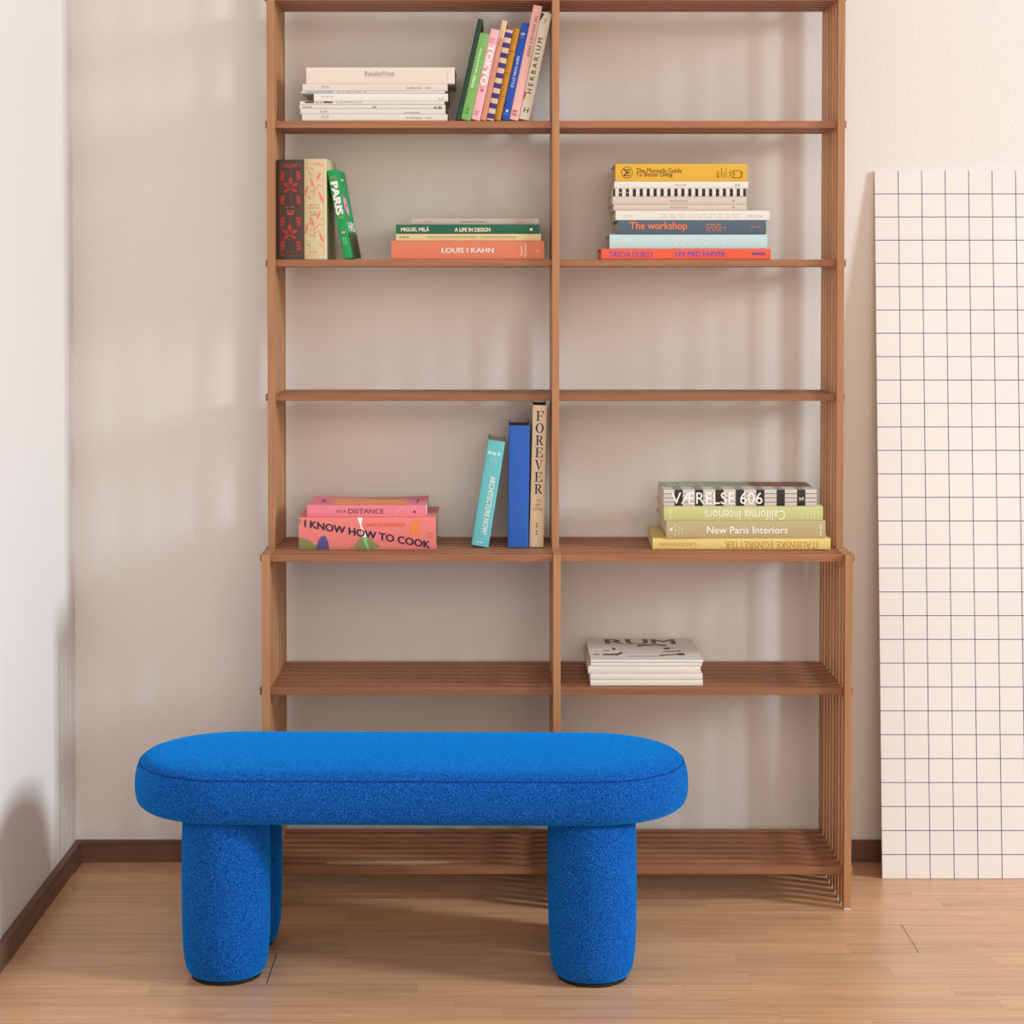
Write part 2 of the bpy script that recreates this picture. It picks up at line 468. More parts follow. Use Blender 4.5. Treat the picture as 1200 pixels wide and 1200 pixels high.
# ------------------------------------------------------------------ books
BOOKS = [
{'name': 'magazine', 'group': 'white books and magazines stacked in the top left bay', 'label': 'white magazine at the very bottom of the stack in the top left bay', 'cat': 'magazine', 'pose': 'lie', 'loc': (-0.2599, 0.13, 1.569), 'yaw': 0, 'L': 0.2948, 'T': 0.0131, 'W': 0.17, 'col': (230, 225, 216), 'ct': 0.0005, 'bulge': 0.0008, 'inset': 0.0006, 'page': (240, 230, 212), 'warp': 0, 'marks': [('text', 'title', 'RUM', (0.1349, 0.1818, 0.3857, 0.8143), (150, 140, 128), {}), ('dash', 'issue_text', 7, (0.7155, 0.8211, 0.3571, 0.6429), (160, 150, 138), {}), ('dash', 'issue_number', 3, (0.8504, 0.8915, 0.3571, 0.6429), (180, 170, 158), {})]},
{'name': 'magazine', 'group': 'white books and magazines stacked in the top left bay', 'label': 'white magazine second from the bottom of the stack in the top left bay', 'cat': 'magazine', 'pose': 'lie', 'loc': (-0.2637, 0.13, 1.5824), 'yaw': 0, 'L': 0.2939, 'T': 0.0109, 'W': 0.172, 'col': (230, 225, 216), 'ct': 0.0005, 'bulge': 0.0008, 'inset': 0.0006, 'page': (240, 230, 212), 'warp': 0, 'marks': [('text', 'title', 'RUM', (0.1382, 0.1824, 0.2154, 0.6769), (150, 140, 128), {}), ('dash', 'issue_text', 7, (0.7176, 0.8235, 0.1538, 0.4615), (160, 150, 138), {})]},
{'name': 'magazine', 'group': 'white books and magazines stacked in the top left bay', 'label': 'thin white magazine third from the bottom of the top left stack', 'cat': 'magazine', 'pose': 'lie', 'loc': (-0.2646, 0.13, 1.5936), 'yaw': 0, 'L': 0.2956, 'T': 0.0078, 'W': 0.171, 'col': (230, 225, 216), 'ct': 0.0005, 'bulge': 0.0008, 'inset': 0.0006, 'page': (240, 230, 212), 'warp': 0, 'marks': [('dash', 'spine_text', 5, (0.0234, 0.0848, 0.2128, 0.7447), (150, 138, 130), {}), ('dash', 'spine_mark', 2, (0.5029, 0.5263, 0.2128, 0.7447), (110, 100, 95), {}), ('dash', 'script_signature', 2, (0.924, 0.9766, -0.1064, 0.7021), (110, 100, 95), {})]},
{'name': 'magazine', 'group': 'white books and magazines stacked in the top left bay', 'label': 'thin magazine with two dark brown blocks on its white spine', 'cat': 'magazine', 'pose': 'lie', 'loc': (-0.2651, 0.13, 1.6017), 'yaw': 0, 'L': 0.2929, 'T': 0.0069, 'W': 0.171, 'col': (230, 225, 216), 'ct': 0.0005, 'bulge': 0.0008, 'inset': 0.0006, 'page': (240, 230, 212), 'warp': 0, 'marks': [('rects', 'brown_block', [(0.0354, 0.1003, 0.4524, 0.9286), (0.1622, 0.2242, 0.4524, 0.9286)], (96, 58, 46), {}), ('dash', 'spine_text', 6, (0.2507, 0.4336, 0.5238, 0.9286), (170, 160, 150), {}), ('dash', 'spine_figure', 2, (0.1121, 0.1563, 0.4286, 0.9048), (165, 120, 100), {})]},
{'name': 'magazine', 'group': 'white books and magazines stacked in the top left bay', 'label': 'white paperback set back to the right in the stack, under a thin blue-marked magazine', 'cat': 'magazine', 'pose': 'lie', 'loc': (-0.2475, 0.13, 1.6089), 'yaw': 0, 'L': 0.2717, 'T': 0.0151, 'W': 0.16, 'col': (238, 236, 230), 'ct': 0.0006, 'bulge': 0.0008, 'inset': 0.0006, 'page': (240, 230, 212), 'warp': 0, 'marks': [('dash', 'spine_text', 4, (0.0522, 0.1476, 0.5057, 0.7356), (185, 180, 170), {}), ('dash', 'spine_mark', 2, (0.93, 0.9682, 0.1609, 0.5057), (190, 185, 175), {})]},
{'name': 'magazine', 'group': 'white books and magazines stacked in the top left bay', 'label': 'very thin white magazine with a pale blue strip on its spine', 'cat': 'magazine', 'pose': 'lie', 'loc': (-0.2633, 0.13, 1.6243), 'yaw': 0, 'L': 0.2912, 'T': 0.0047, 'W': 0.171, 'col': (230, 225, 216), 'ct': 0.0005, 'bulge': 0.0008, 'inset': 0.0006, 'page': (240, 230, 212), 'warp': 0, 'marks': [('rects', 'blue_strip', [(0.0326, 0.2226, 0.25, 0.9643)], (150, 180, 212), {}), ('dash', 'spine_text', 6, (0.2493, 0.457, 0.3214, 0.8571), (165, 160, 152), {})]},
{'name': 'magazine', 'group': 'white books and magazines stacked in the top left bay', 'label': 'white magazine directly under the thick cream book on top of the stack', 'cat': 'magazine', 'pose': 'lie', 'loc': (-0.2594, 0.13, 1.6293), 'yaw': 0, 'L': 0.2938, 'T': 0.0143, 'W': 0.172, 'col': (232, 222, 208), 'ct': 0.0006, 'bulge': 0.0008, 'inset': 0.0006, 'page': (240, 230, 212), 'warp': 0, 'marks': [('text', 'title', 'RUM', (0.1324, 0.1794, 0.369, 0.7381), (150, 142, 130), {}), ('dash', 'issue_text', 6, (0.7176, 0.8235, 0.2976, 0.5595), (165, 155, 145), {}), ('dash', 'issue_number', 3, (0.8471, 0.8853, 0.3214, 0.5595), (160, 150, 140), {})]},
{'name': 'hardback_book', 'group': 'white books and magazines stacked in the top left bay', 'label': 'thick cream-white book on top of the white stack in the top left bay', 'cat': 'book', 'pose': 'lie', 'loc': (-0.2483, 0.13, 1.6439), 'yaw': 0, 'L': 0.3006, 'T': 0.033, 'W': 0.172, 'col': (236, 225, 211), 'ct': 0.0015, 'bulge': 0.0008, 'inset': 0.002, 'page': (240, 230, 212), 'warp': 0, 'marks': [('text', 'title', 'RendezVous', (0.3914, 0.5925, 0.4869, 0.7644), (150, 142, 130), {'bold': 0.006, 'serif': 1}), ('dash', 'subtitle', 9, (0.3971, 0.5925, 0.377, 0.4346), (190, 180, 168), {}), ('dash', 'publisher_mark', 1, (0.95, 0.954, 0.3194, 0.7382), (200, 190, 180), {})]},
{'name': 'hardback_book', 'group': 'books stacked in the second left bay', 'label': 'thick terracotta orange hardback at the bottom of its stack in the second left bay', 'cat': 'book', 'pose': 'lie', 'loc': (-0.0719, 0.13, 1.2886), 'yaw': 0, 'L': 0.3098, 'T': 0.0373, 'W': 0.175, 'col': (222, 128, 94), 'ct': 0.0025, 'bulge': 0.0012, 'inset': 0.003, 'page': (240, 230, 212), 'warp': 0, 'marks': [('text', 'title', 'LOUIS I KAHN', (0.329, 0.671, 0.3548, 0.629), (222, 218, 216), {'bold': 0.035}), ('text', 'author_name', 'Robert', (0.8416, 0.8593, 0.2097, 0.7097), (235, 205, 190), {'rot': 90, 'bold': 0.015}), ('text', 'author_surname', 'McCarter', (0.8667, 0.8844, 0.0968, 0.8548), (235, 205, 190), {'rot': 90, 'bold': 0.015}), ('ring', 'publisher_mark', [(0.956, 0.47, 0.0042, 0.0033), (0.956, 0.47, 0.0026, 0.0019)], (232, 190, 170), {'rw': 0.0006})]},
{'name': 'paperback_book', 'group': 'books stacked in the second left bay', 'label': 'tan paperback with a line of small print between the orange and green books', 'cat': 'book', 'pose': 'lie', 'loc': (-0.0703, 0.13, 1.3262), 'yaw': 0, 'L': 0.2944, 'T': 0.0141, 'W': 0.172, 'col': (226, 200, 150), 'ct': 0.0008, 'bulge': 0.0008, 'inset': 0.0008, 'page': (240, 230, 212), 'warp': 0, 'marks': [('dash', 'spine_number', 3, (0.0275, 0.0922, 0.3617, 0.7021), (150, 125, 90), {}), ('text', 'title', "WE'RE NOT JUST HERE TO MAKE THINGS PRETTY", (0.2167, 0.5647, 0.2979, 0.6809), (150, 125, 90), {}), ('text', 'subtitle', "IT'S OUR ROLE TO ASK QUESTIONS", (0.5843, 0.8294, 0.2979, 0.6809), (150, 125, 90), {})]},
{'name': 'hardback_book', 'group': 'books stacked in the second left bay', 'label': 'dark green hardback with cream lettering in the second left bay', 'cat': 'book', 'pose': 'lie', 'loc': (-0.0718, 0.13, 1.3406), 'yaw': 0, 'L': 0.2915, 'T': 0.0181, 'W': 0.17, 'col': (28, 104, 76), 'ct': 0.0025, 'bulge': 0.0008, 'inset': 0.003, 'page': (240, 230, 212), 'warp': 0, 'marks': [('text', 'author_name', 'MIGUEL MILÁ', (0.0356, 0.2317, 0.2459, 0.8033), (245, 232, 205), {'bold': 0.02}), ('text', 'title', 'A LIFE IN DESIGN', (0.4089, 0.6574, 0.2131, 0.6721), (245, 232, 205), {'bold': 0.025}), ('rects', 'publisher_mark', [(0.9327, 0.9505, 0.3443, 0.6066)], (240, 230, 205), {})]},
{'name': 'paperback_book', 'group': 'books stacked in the second left bay', 'label': 'slim greyish beige book on top of the dark green hardback', 'cat': 'book', 'pose': 'lie', 'loc': (-0.0574, 0.142, 1.359), 'yaw': 0, 'L': 0.2587, 'T': 0.0125, 'W': 0.16, 'col': (198, 182, 168), 'ct': 0.0008, 'bulge': 0.0008, 'inset': 0.0008, 'page': (240, 230, 212), 'warp': 0, 'marks': [('dash', 'spine_text', 3, (0.1096, 0.16, 0.439, 0.6829), (190, 130, 120), {}), ('dash', 'title', 9, (0.3893, 0.5817, 0.3902, 0.6585), (140, 125, 115), {}), ('dash', 'publisher_mark', 2, (0.8479, 0.8702, 0.3415, 0.6341), (160, 145, 135), {})]},
{'name': 'hardback_book', 'group': 'books stacked in the second right bay', 'label': 'bright coral red hardback at the bottom of the tall stack in the second right bay', 'cat': 'book', 'pose': 'lie', 'loc': (0.3712, 0.13, 1.2886), 'yaw': 0, 'L': 0.3443, 'T': 0.0212, 'W': 0.178, 'col': (240, 98, 70), 'ct': 0.0025, 'bulge': 0.0008, 'inset': 0.003, 'page': (240, 230, 212), 'warp': 0, 'marks': [('text', 'author_name', 'TRICIA GUILD', (0.0474, 0.301, 0.2411, 0.7143), (88, 72, 178), {'bold': 0.01}), ('text', 'title', 'LEV MED FARVER', (0.4389, 0.733, 0.2679, 0.7679), (78, 76, 190), {'bold': 0.01}), ('text', 'publisher_name', 'BORGEN', (0.891, 0.9662, 0.3814, 0.6848), (70, 60, 170), {'bold': 0.03})]},
{'name': 'hardback_book', 'group': 'books stacked in the second right bay', 'label': 'pale blue hardback with faint white lettering lying on the coral red book', 'cat': 'book', 'pose': 'lie', 'loc': (0.3765, 0.13, 1.3101), 'yaw': 0, 'L': 0.3204, 'T': 0.0291, 'W': 0.178, 'col': (196, 222, 224), 'ct': 0.0025, 'bulge': 0.0025, 'inset': 0.003, 'page': (240, 230, 212), 'warp': 0, 'marks': [('dash', 'author_name', 4, (0.0644, 0.1289, 0.4238, 0.7881), (222, 232, 230), {}), ('text', 'title', 'London Interiors', (0.2351, 0.527, 0.4875, 0.8847), (212, 231, 231), {}), ('text', 'subtitle', 'Intérieurs de Londres', (0.5432, 0.8837, 0.5181, 0.9153), (212, 231, 231), {}), ('dash', 'translated_title', 8, (0.3702, 0.7324, 0.2431, 0.3959), (214, 230, 230), {})]},
{'name': 'hardback_book', 'group': 'books stacked in the second right bay', 'label': 'slate blue-grey hardback with an orange title in the second right bay stack', 'cat': 'book', 'pose': 'lie', 'loc': (0.3831, 0.13, 1.3395), 'yaw': 0, 'L': 0.3006, 'T': 0.028, 'W': 0.172, 'col': (84, 102, 118), 'ct': 0.0025, 'bulge': 0.0012, 'inset': 0.003, 'page': (240, 230, 212), 'warp': 0, 'marks': [('text', 'title', 'The workshop', (0.0792, 0.4686, 0.1958, 0.8878), (240, 122, 62), {'bold': 0.02}), ('dash', 'subtitle_line', 3, (0.5958, 0.6968, 0.6285, 0.7534), (222, 120, 80), {}), ('dash', 'subtitle_line', 5, (0.5958, 0.733, 0.4203, 0.5452), (222, 120, 80), {}), ('dash', 'subtitle_line', 3, (0.5958, 0.6987, 0.2399, 0.3648), (222, 120, 80), {}), ('dash', 'publisher_name', 2, (0.8983, 0.9669, 0.4481, 0.6007), (200, 100, 78), {})]},
{'name': 'paperback_book', 'group': 'books stacked in the second right bay', 'label': 'wide white paperback lying directly on the slate blue book', 'cat': 'book', 'pose': 'lie', 'loc': (0.3845, 0.13, 1.3678), 'yaw': 0, 'L': 0.3123, 'T': 0.0194, 'W': 0.175, 'col': (236, 231, 221), 'ct': 0.0008, 'bulge': 0.0008, 'inset': 0.0008, 'page': (240, 230, 212), 'warp': 0, 'marks': [('dash', 'spine_text', 3, (0.0481, 0.1112, 0.3762, 0.5743), (200, 196, 188), {}), ('dash', 'title', 10, (0.2853, 0.812, 0.513, 0.6683), (205, 202, 195), {}), ('dash', 'subtitle', 9, (0.2853, 0.812, 0.2572, 0.4125), (208, 204, 198), {}), ('dash', 'publisher_mark', 3, (0.8619, 0.9562, 0.3029, 0.5769), (205, 200, 195), {})]},
{'name': 'magazine', 'group': 'books stacked in the second right bay', 'label': 'lower of the two beige-grey magazines in the second right bay stack', 'cat': 'magazine', 'pose': 'lie', 'loc': (0.3592, 0.13, 1.3875), 'yaw': 0, 'L': 0.2702, 'T': 0.0119, 'W': 0.17, 'col': (216, 204, 190), 'ct': 0.0005, 'bulge': 0.0008, 'inset': 0.0006, 'page': (240, 230, 212), 'warp': 0, 'marks': [('dash', 'title', 7, (0.4289, 0.557, 0.3592, 0.6814), (168, 158, 148), {}), ('dash', 'issue_number', 1, (0.8933, 0.9062, 0.3884, 0.6814), (150, 145, 140), {})]},
{'name': 'magazine', 'group': 'books stacked in the second right bay', 'label': 'upper of the two beige-grey magazines, just under the black and white striped one', 'cat': 'magazine', 'pose': 'lie', 'loc': (0.3579, 0.13, 1.3997), 'yaw': 0, 'L': 0.2715, 'T': 0.0154, 'W': 0.17, 'col': (216, 204, 190), 'ct': 0.0005, 'bulge': 0.0008, 'inset': 0.0006, 'page': (240, 230, 212), 'warp': 0, 'marks': [('dash', 'title', 7, (0.4305, 0.5612, 0.3531, 0.6264), (168, 158, 148), {}), ('dash', 'issue_number', 1, (0.8959, 0.9087, 0.3986, 0.6264), (150, 145, 140), {})]},
{'name': 'magazine', 'group': 'books stacked in the second right bay', 'label': 'magazine with black bars along its white spine like piano keys', 'cat': 'magazine', 'pose': 'lie', 'loc': (0.3573, 0.13, 1.4154), 'yaw': 0, 'L': 0.2701, 'T': 0.0166, 'W': 0.17, 'col': (232, 226, 216), 'ct': 0.0005, 'bulge': 0.0008, 'inset': 0.0006, 'page': (240, 230, 212), 'warp': 0, 'marks': [('rects', 'black_bar', [(0.0014, 0.0194, 0.0523, 0.975), (0.0469, 0.0706, 0.0523, 0.975), (0.0989, 0.1226, 0.0523, 0.975), (0.151, 0.1747, 0.0523, 0.975), (0.203, 0.2267, 0.0523, 0.975), (0.255, 0.2787, 0.0523, 0.975), (0.307, 0.3307, 0.0523, 0.975), (0.3591, 0.3828, 0.0523, 0.975), (0.4111, 0.4348, 0.0523, 0.975), (0.4631, 0.4868, 0.0523, 0.975), (0.5151, 0.5388, 0.0523, 0.975), (0.5671, 0.5908, 0.0523, 0.975), (0.6192, 0.6429, 0.0523, 0.975), (0.6712, 0.6949, 0.0523, 0.975), (0.7232, 0.7469, 0.0523, 0.975), (0.7752, 0.7989, 0.0523, 0.975), (0.8273, 0.851, 0.0523, 0.975), (0.8793, 0.903, 0.0523, 0.975), (0.9313, 0.955, 0.0523, 0.975), (0.9804, 0.9996, 0.0523, 0.975)], (38, 32, 28), {}), ('dash', 'issue_mark', 1, (0.0514, 0.0674, 0.4385, 0.5673), (190, 180, 170), {}), ('dash', 'issue_mark', 1, (0.1046, 0.1155, 0.4385, 0.5673), (190, 170, 160), {})]},
{'name': 'magazine', 'group': 'books stacked in the second right bay', 'label': 'white magazine sandwiched between the yellow book and the striped spine', 'cat': 'magazine', 'pose': 'lie', 'loc': (0.3616, 0.13, 1.4323), 'yaw': 0, 'L': 0.2714, 'T': 0.0139, 'W': 0.172, 'col': (237, 231, 221), 'ct': 0.0005, 'bulge': 0.0008, 'inset': 0.0006, 'page': (240, 230, 212), 'warp': 0, 'marks': [('dash', 'spine_text', 3, (0.0373, 0.1138, 0.4097, 0.5867), (208, 202, 195), {}), ('dash', 'title', 4, (0.4518, 0.5378, 0.3592, 0.5867), (170, 162, 155), {}), ('dash', 'spine_mark', 2, (0.9012, 0.9427, 0.296, 0.6499), (180, 175, 168), {})]},
{'name': 'hardback_book', 'group': 'books stacked in the second right bay', 'label': 'mustard yellow hardback with a round black emblem on top of the tall stack', 'cat': 'book', 'pose': 'lie', 'loc': (0.3614, 0.13, 1.4465), 'yaw': 0, 'L': 0.2672, 'T': 0.0356, 'W': 0.168, 'col': (232, 180, 62), 'ct': 0.0025, 'bulge': 0.001, 'inset': 0.003, 'page': (240, 230, 212), 'warp': 0, 'marks': [('ring', 'round_emblem', [(0.0875, 0.505, 0.0118, 0.0118)], (70, 48, 20), {'rw': 0.0011}), ('ring', 'emblem_loop', [(0.101, 0.505, 0.0034, 0.0034)], (70, 48, 20), {'rw': 0.0009}), ('poly', 'emblem_strokes', [[(0.0581, 0.6935), (0.0646, 0.7228), (0.1034, 0.4299), (0.0969, 0.4006)], [(0.0581, 0.3127), (0.0646, 0.2834), (0.1034, 0.5861), (0.0969, 0.6154)], [(0.0607, 0.3029), (0.1073, 0.3029), (0.1073, 0.3469), (0.0607, 0.3469)], [(0.0607, 0.6886), (0.1073, 0.6886), (0.1073, 0.6447), (0.0607, 0.6447)]], (50, 34, 14), {}), ('text', 'title', 'The Monocle Guide', (0.1571, 0.5035, 0.4933, 0.7521), (88, 56, 22), {'serif': 1}), ('text', 'subtitle', 'To Better Living', (0.1571, 0.4355, 0.2053, 0.5177), (88, 56, 22), {'serif': 1}), ('dash', 'edition_text', 3, (0.7657, 0.7851, 0.215, 0.5812), (120, 84, 30), {'rot': 90}), ('dash', 'edition_line', 4, (0.8013, 0.8091, 0.215, 0.7765), (120, 84, 30), {'rot': 90}), ('dash', 'edition_line', 3, (0.8207, 0.8285, 0.215, 0.5568), (120, 84, 30), {'rot': 90}), ('dash', 'edition_line', 4, (0.8369, 0.8434, 0.215, 0.7765), (120, 84, 30), {'rot': 90}), ('stroke', 'bird_mark', [[(0.8855, 0.6056), (0.9049, 0.4103), (0.8855, 0.215)], [(0.8628, 0.5568), (0.8822, 0.4103), (0.8628, 0.2639)], [(0.8855, 0.5763), (0.9049, 0.6154), (0.9437, 0.6154), (0.9599, 0.508), (0.9599, 0.3127), (0.9437, 0.1955), (0.9049, 0.1955), (0.8855, 0.2346)], [(0.9502, 0.4591), (0.9632, 0.547)], [(0.9502, 0.342), (0.9632, 0.2639)]], (70, 48, 20), {'sw': 0.0011})]},
{'name': 'hardback_book', 'group': 'pink books stacked above the low left bay', 'label': 'thick salmon pink cookbook with dark slanting letters and painted vegetables', 'cat': 'book', 'pose': 'lie', 'loc': (-0.2735, 0.0875, 0.7034), 'yaw': 0, 'L': 0.2766, 'T': 0.0648, 'W': 0.19, 'col': (240, 134, 128), 'ct': 0.003, 'bulge': 0.0016, 'inset': 0.003, 'page': (240, 230, 212), 'warp': 0, 'marks': [('poly', 'olive_leaf', [[(0.0019, 0.0), (0.0019, 0.3571), (0.0159, 0.377), (0.0438, 0.3294), (0.0672, 0.3056), (0.0905, 0.25), (0.1091, 0.1587), (0.1278, 0.1389), (0.1371, 0.0992), (0.1343, 0.0)]], (140, 136, 84), {}), ('poly', 'green_sprig', [[(0.0019, 0.8135), (0.0019, 0.9643), (0.0187, 0.9246), (0.0224, 0.8333)]], (140, 136, 84), {}), ('poly', 'purple_aubergine', [[(0.125, 0.004), (0.1306, 0.0992), (0.1381, 0.2183), (0.1493, 0.3294), (0.1642, 0.4246), (0.1754, 0.3929), (0.1866, 0.4484), (0.1978, 0.3929), (0.209, 0.2976), (0.2183, 0.1587), (0.222, 0.004)]], (90, 84, 142), {}), ('poly', 'green_leaf', [[(0.4123, 0.004), (0.4142, 0.1389), (0.4263, 0.2579), (0.445, 0.3452), (0.4683, 0.377), (0.4963, 0.377), (0.5336, 0.3175), (0.5522, 0.2183), (0.5709, 0.1587), (0.5989, 0.0913), (0.5709, 0.0437), (0.5429, 0.004)], [(0.3675, 0.004), (0.4142, 0.1865), (0.4179, 0.1548), (0.3787, 0.004)]], (138, 142, 88), {}), ('poly', 'white_stalk', [[(0.4263, 0.9921), (0.4636, 0.9921), (0.4552, 0.7738), (0.4963, 0.3968), (0.4646, 0.3968), (0.4478, 0.7341)]], (248, 244, 236), {}), ('poly', 'pale_green_stalk', [[(0.4646, 0.3968), (0.4963, 0.3968), (0.5, 0.2183), (0.5131, 0.004), (0.5, 0.004), (0.4776, 0.2183)]], (140, 200, 140), {}), ('poly', 'orange_animal', [[(0.8134, 0.4563), (0.8153, 0.7738), (0.8274, 0.8373), (0.8461, 0.8532), (0.8554, 0.9167), (0.8806, 0.9087), (0.8825, 0.8373), (0.8675, 0.8135), (0.8731, 0.7341), (0.8675, 0.6548), (0.8731, 0.5675), (0.8675, 0.4405), (0.8545, 0.4405), (0.8507, 0.496), (0.8377, 0.496), (0.834, 0.4405)], [(0.7873, 0.4563), (0.7948, 0.4802), (0.8153, 0.4563), (0.8153, 0.4325), (0.7948, 0.4167)]], (240, 132, 62), {}), ('text', 'author_name', 'GINETTE MATHIOT', (0.4776, 0.7761, 0.7143, 0.8254), (232, 98, 62), {'bold': 0.015}), ('text', 'title', 'I KNOW HOW TO COOK', (0.041, 0.958, 0.7024, 0.9405), (34, 32, 66), {'bold': 0.03, 'dv': -0.674}), ('ring', 'publisher_mark', [(0.957, 0.45, 0.0055, 0.005)], (150, 80, 70), {'rw': 0.0006})]},
{'name': 'paperback_book', 'group': 'pink books stacked above the low left bay', 'label': 'thinner pink paperback with an orange band, lying on the thick cookbook', 'cat': 'book', 'pose': 'lie', 'loc': (-0.2753, 0.0915, 0.7685), 'yaw': 0, 'L': 0.2404, 'T': 0.0241, 'W': 0.155, 'col': (240, 134, 150), 'ct': 0.0007, 'bulge': 0.0008, 'inset': 0.001, 'page': (240, 230, 212), 'warp': 0.16, 'marks': [('text', 'title_start', 'AT A', (0.2427, 0.3308, 0.3723, 0.617), (70, 44, 52), {'serif': 1}), ('text', 'title', 'DISTANCE', (0.3469, 0.6445, 0.2979, 0.6915), (70, 44, 52), {'serif': 1}), ('rects', 'publisher_mark', [(0.8926, 0.9108, 0.3723, 0.5213)], (60, 40, 50), {}), ('stroke', 'crease', [[(0.812, 0.9681), (0.7777, 0.6277), (0.7583, 0.4362), (0.7476, 0.2234)]], (238, 178, 150), {'sw': 0.0012}), ('rects', 'orange_band', [(0.2, 0.83, 0.0, 0.8)], (242, 152, 96), {'face': 'top', 'frac': 1}), ('dash', 'cover_text', 2, (0.1, 0.135, 0.3, 0.7), (150, 70, 90), {'face': 'top', 'frac': 1}), ('dash', 'cover_text', 1, (0.91, 0.925, 0.25, 0.6), (130, 60, 70), {'face': 'top', 'frac': 1})]},
{'name': 'hardback_book', 'group': 'books stacked above the low right bay', 'label': 'wide pale yellow hardback at the bottom of the stack above the low right bay', 'cat': 'book', 'pose': 'lie', 'loc': (0.4808, 0.0887, 0.7034), 'yaw': -0.02, 'L': 0.3579, 'T': 0.022, 'W': 0.205, 'col': (240, 212, 132), 'ct': 0.0025, 'bulge': 0.0012, 'inset': 0.003, 'page': (240, 230, 212), 'warp': 0, 'marks': [('text', 'title', 'ITALIENSKE EGNSRETTER', (0.4058, 0.9298, 0.084, 0.7405), (196, 140, 62), {'rot': 180, 'serif': 1}), ('text', 'publisher_name', 'LADEMANN', (0.037, 0.2466, 0.2824, 0.6336), (205, 160, 84), {'rot': 180, 'serif': 1})]},
{'name': 'hardback_book', 'group': 'books stacked above the low right bay', 'label': 'khaki beige hardback with white lettering, second from the bottom above the low right bay', 'cat': 'book', 'pose': 'lie', 'loc': (0.4896, 0.0887, 0.7257), 'yaw': 0, 'L': 0.3205, 'T': 0.0352, 'W': 0.2, 'col': (196, 178, 132), 'ct': 0.0025, 'bulge': 0.0012, 'inset': 0.003, 'page': (240, 230, 212), 'warp': 0, 'marks': [('text', 'title', 'New Paris Interiors', (0.2539, 0.7622, 0.28, 0.69), (248, 244, 236), {'bold': 0.012}), ('poly', 'emblem', [[(0.0161, 0.505), (0.0376, 0.655), (0.0403, 0.49), (0.0215, 0.455)]], (232, 236, 224), {}), ('dash', 'small_text', 3, (0.0483, 0.059, 0.13, 0.88), (222, 212, 180), {'rot': 90}), ('dash', 'small_text', 3, (0.0751, 0.0859, 0.23, 0.73), (222, 212, 180), {'rot': 90}), ('dash', 'small_text', 3, (0.0913, 0.102, 0.23, 0.73), (222, 212, 180), {'rot': 90}), ('dash', 'publisher_name', 2, (0.9608, 0.9742, 0.155, 0.855), (232, 226, 205), {'rot': 90})]},
{'name': 'hardback_book', 'group': 'books stacked above the low right bay', 'label': 'light lime green hardback with upside-down white lettering', 'cat': 'book', 'pose': 'lie', 'loc': (0.4845, 0.0887, 0.7612), 'yaw': 0, 'L': 0.3207, 'T': 0.0292, 'W': 0.198, 'col': (206, 208, 140), 'ct': 0.0025, 'bulge': 0.0015, 'inset': 0.003, 'page': (240, 230, 212), 'warp': 0, 'marks': [('text', 'title', 'California Interiors', (0.2542, 0.7614, 0.0599, 0.7425), (240, 238, 222), {'rot': 180, 'bold': 0.008}), ('dash', 'publisher_name', 2, (0.0322, 0.0445, 0.1317, 0.8503), (232, 232, 205), {'rot': 90}), ('dash', 'small_text', 2, (0.8606, 0.8686, 0.1916, 0.6108), (232, 232, 205), {'rot': 90}), ('dash', 'small_text', 2, (0.8928, 0.9008, 0.1916, 0.6108), (232, 232, 205), {'rot': 90}), ('dash', 'small_text', 2, (0.9223, 0.9303, 0.1317, 0.7006), (232, 232, 205), {'rot': 90}), ('dash', 'small_text', 2, (0.9383, 0.9491, 0.1317, 0.7006), (232, 232, 205), {'rot': 90}), ('dash', 'small_text', 2, (0.9598, 0.9705, 0.1317, 0.7006), (232, 232, 205), {'rot': 90})]},
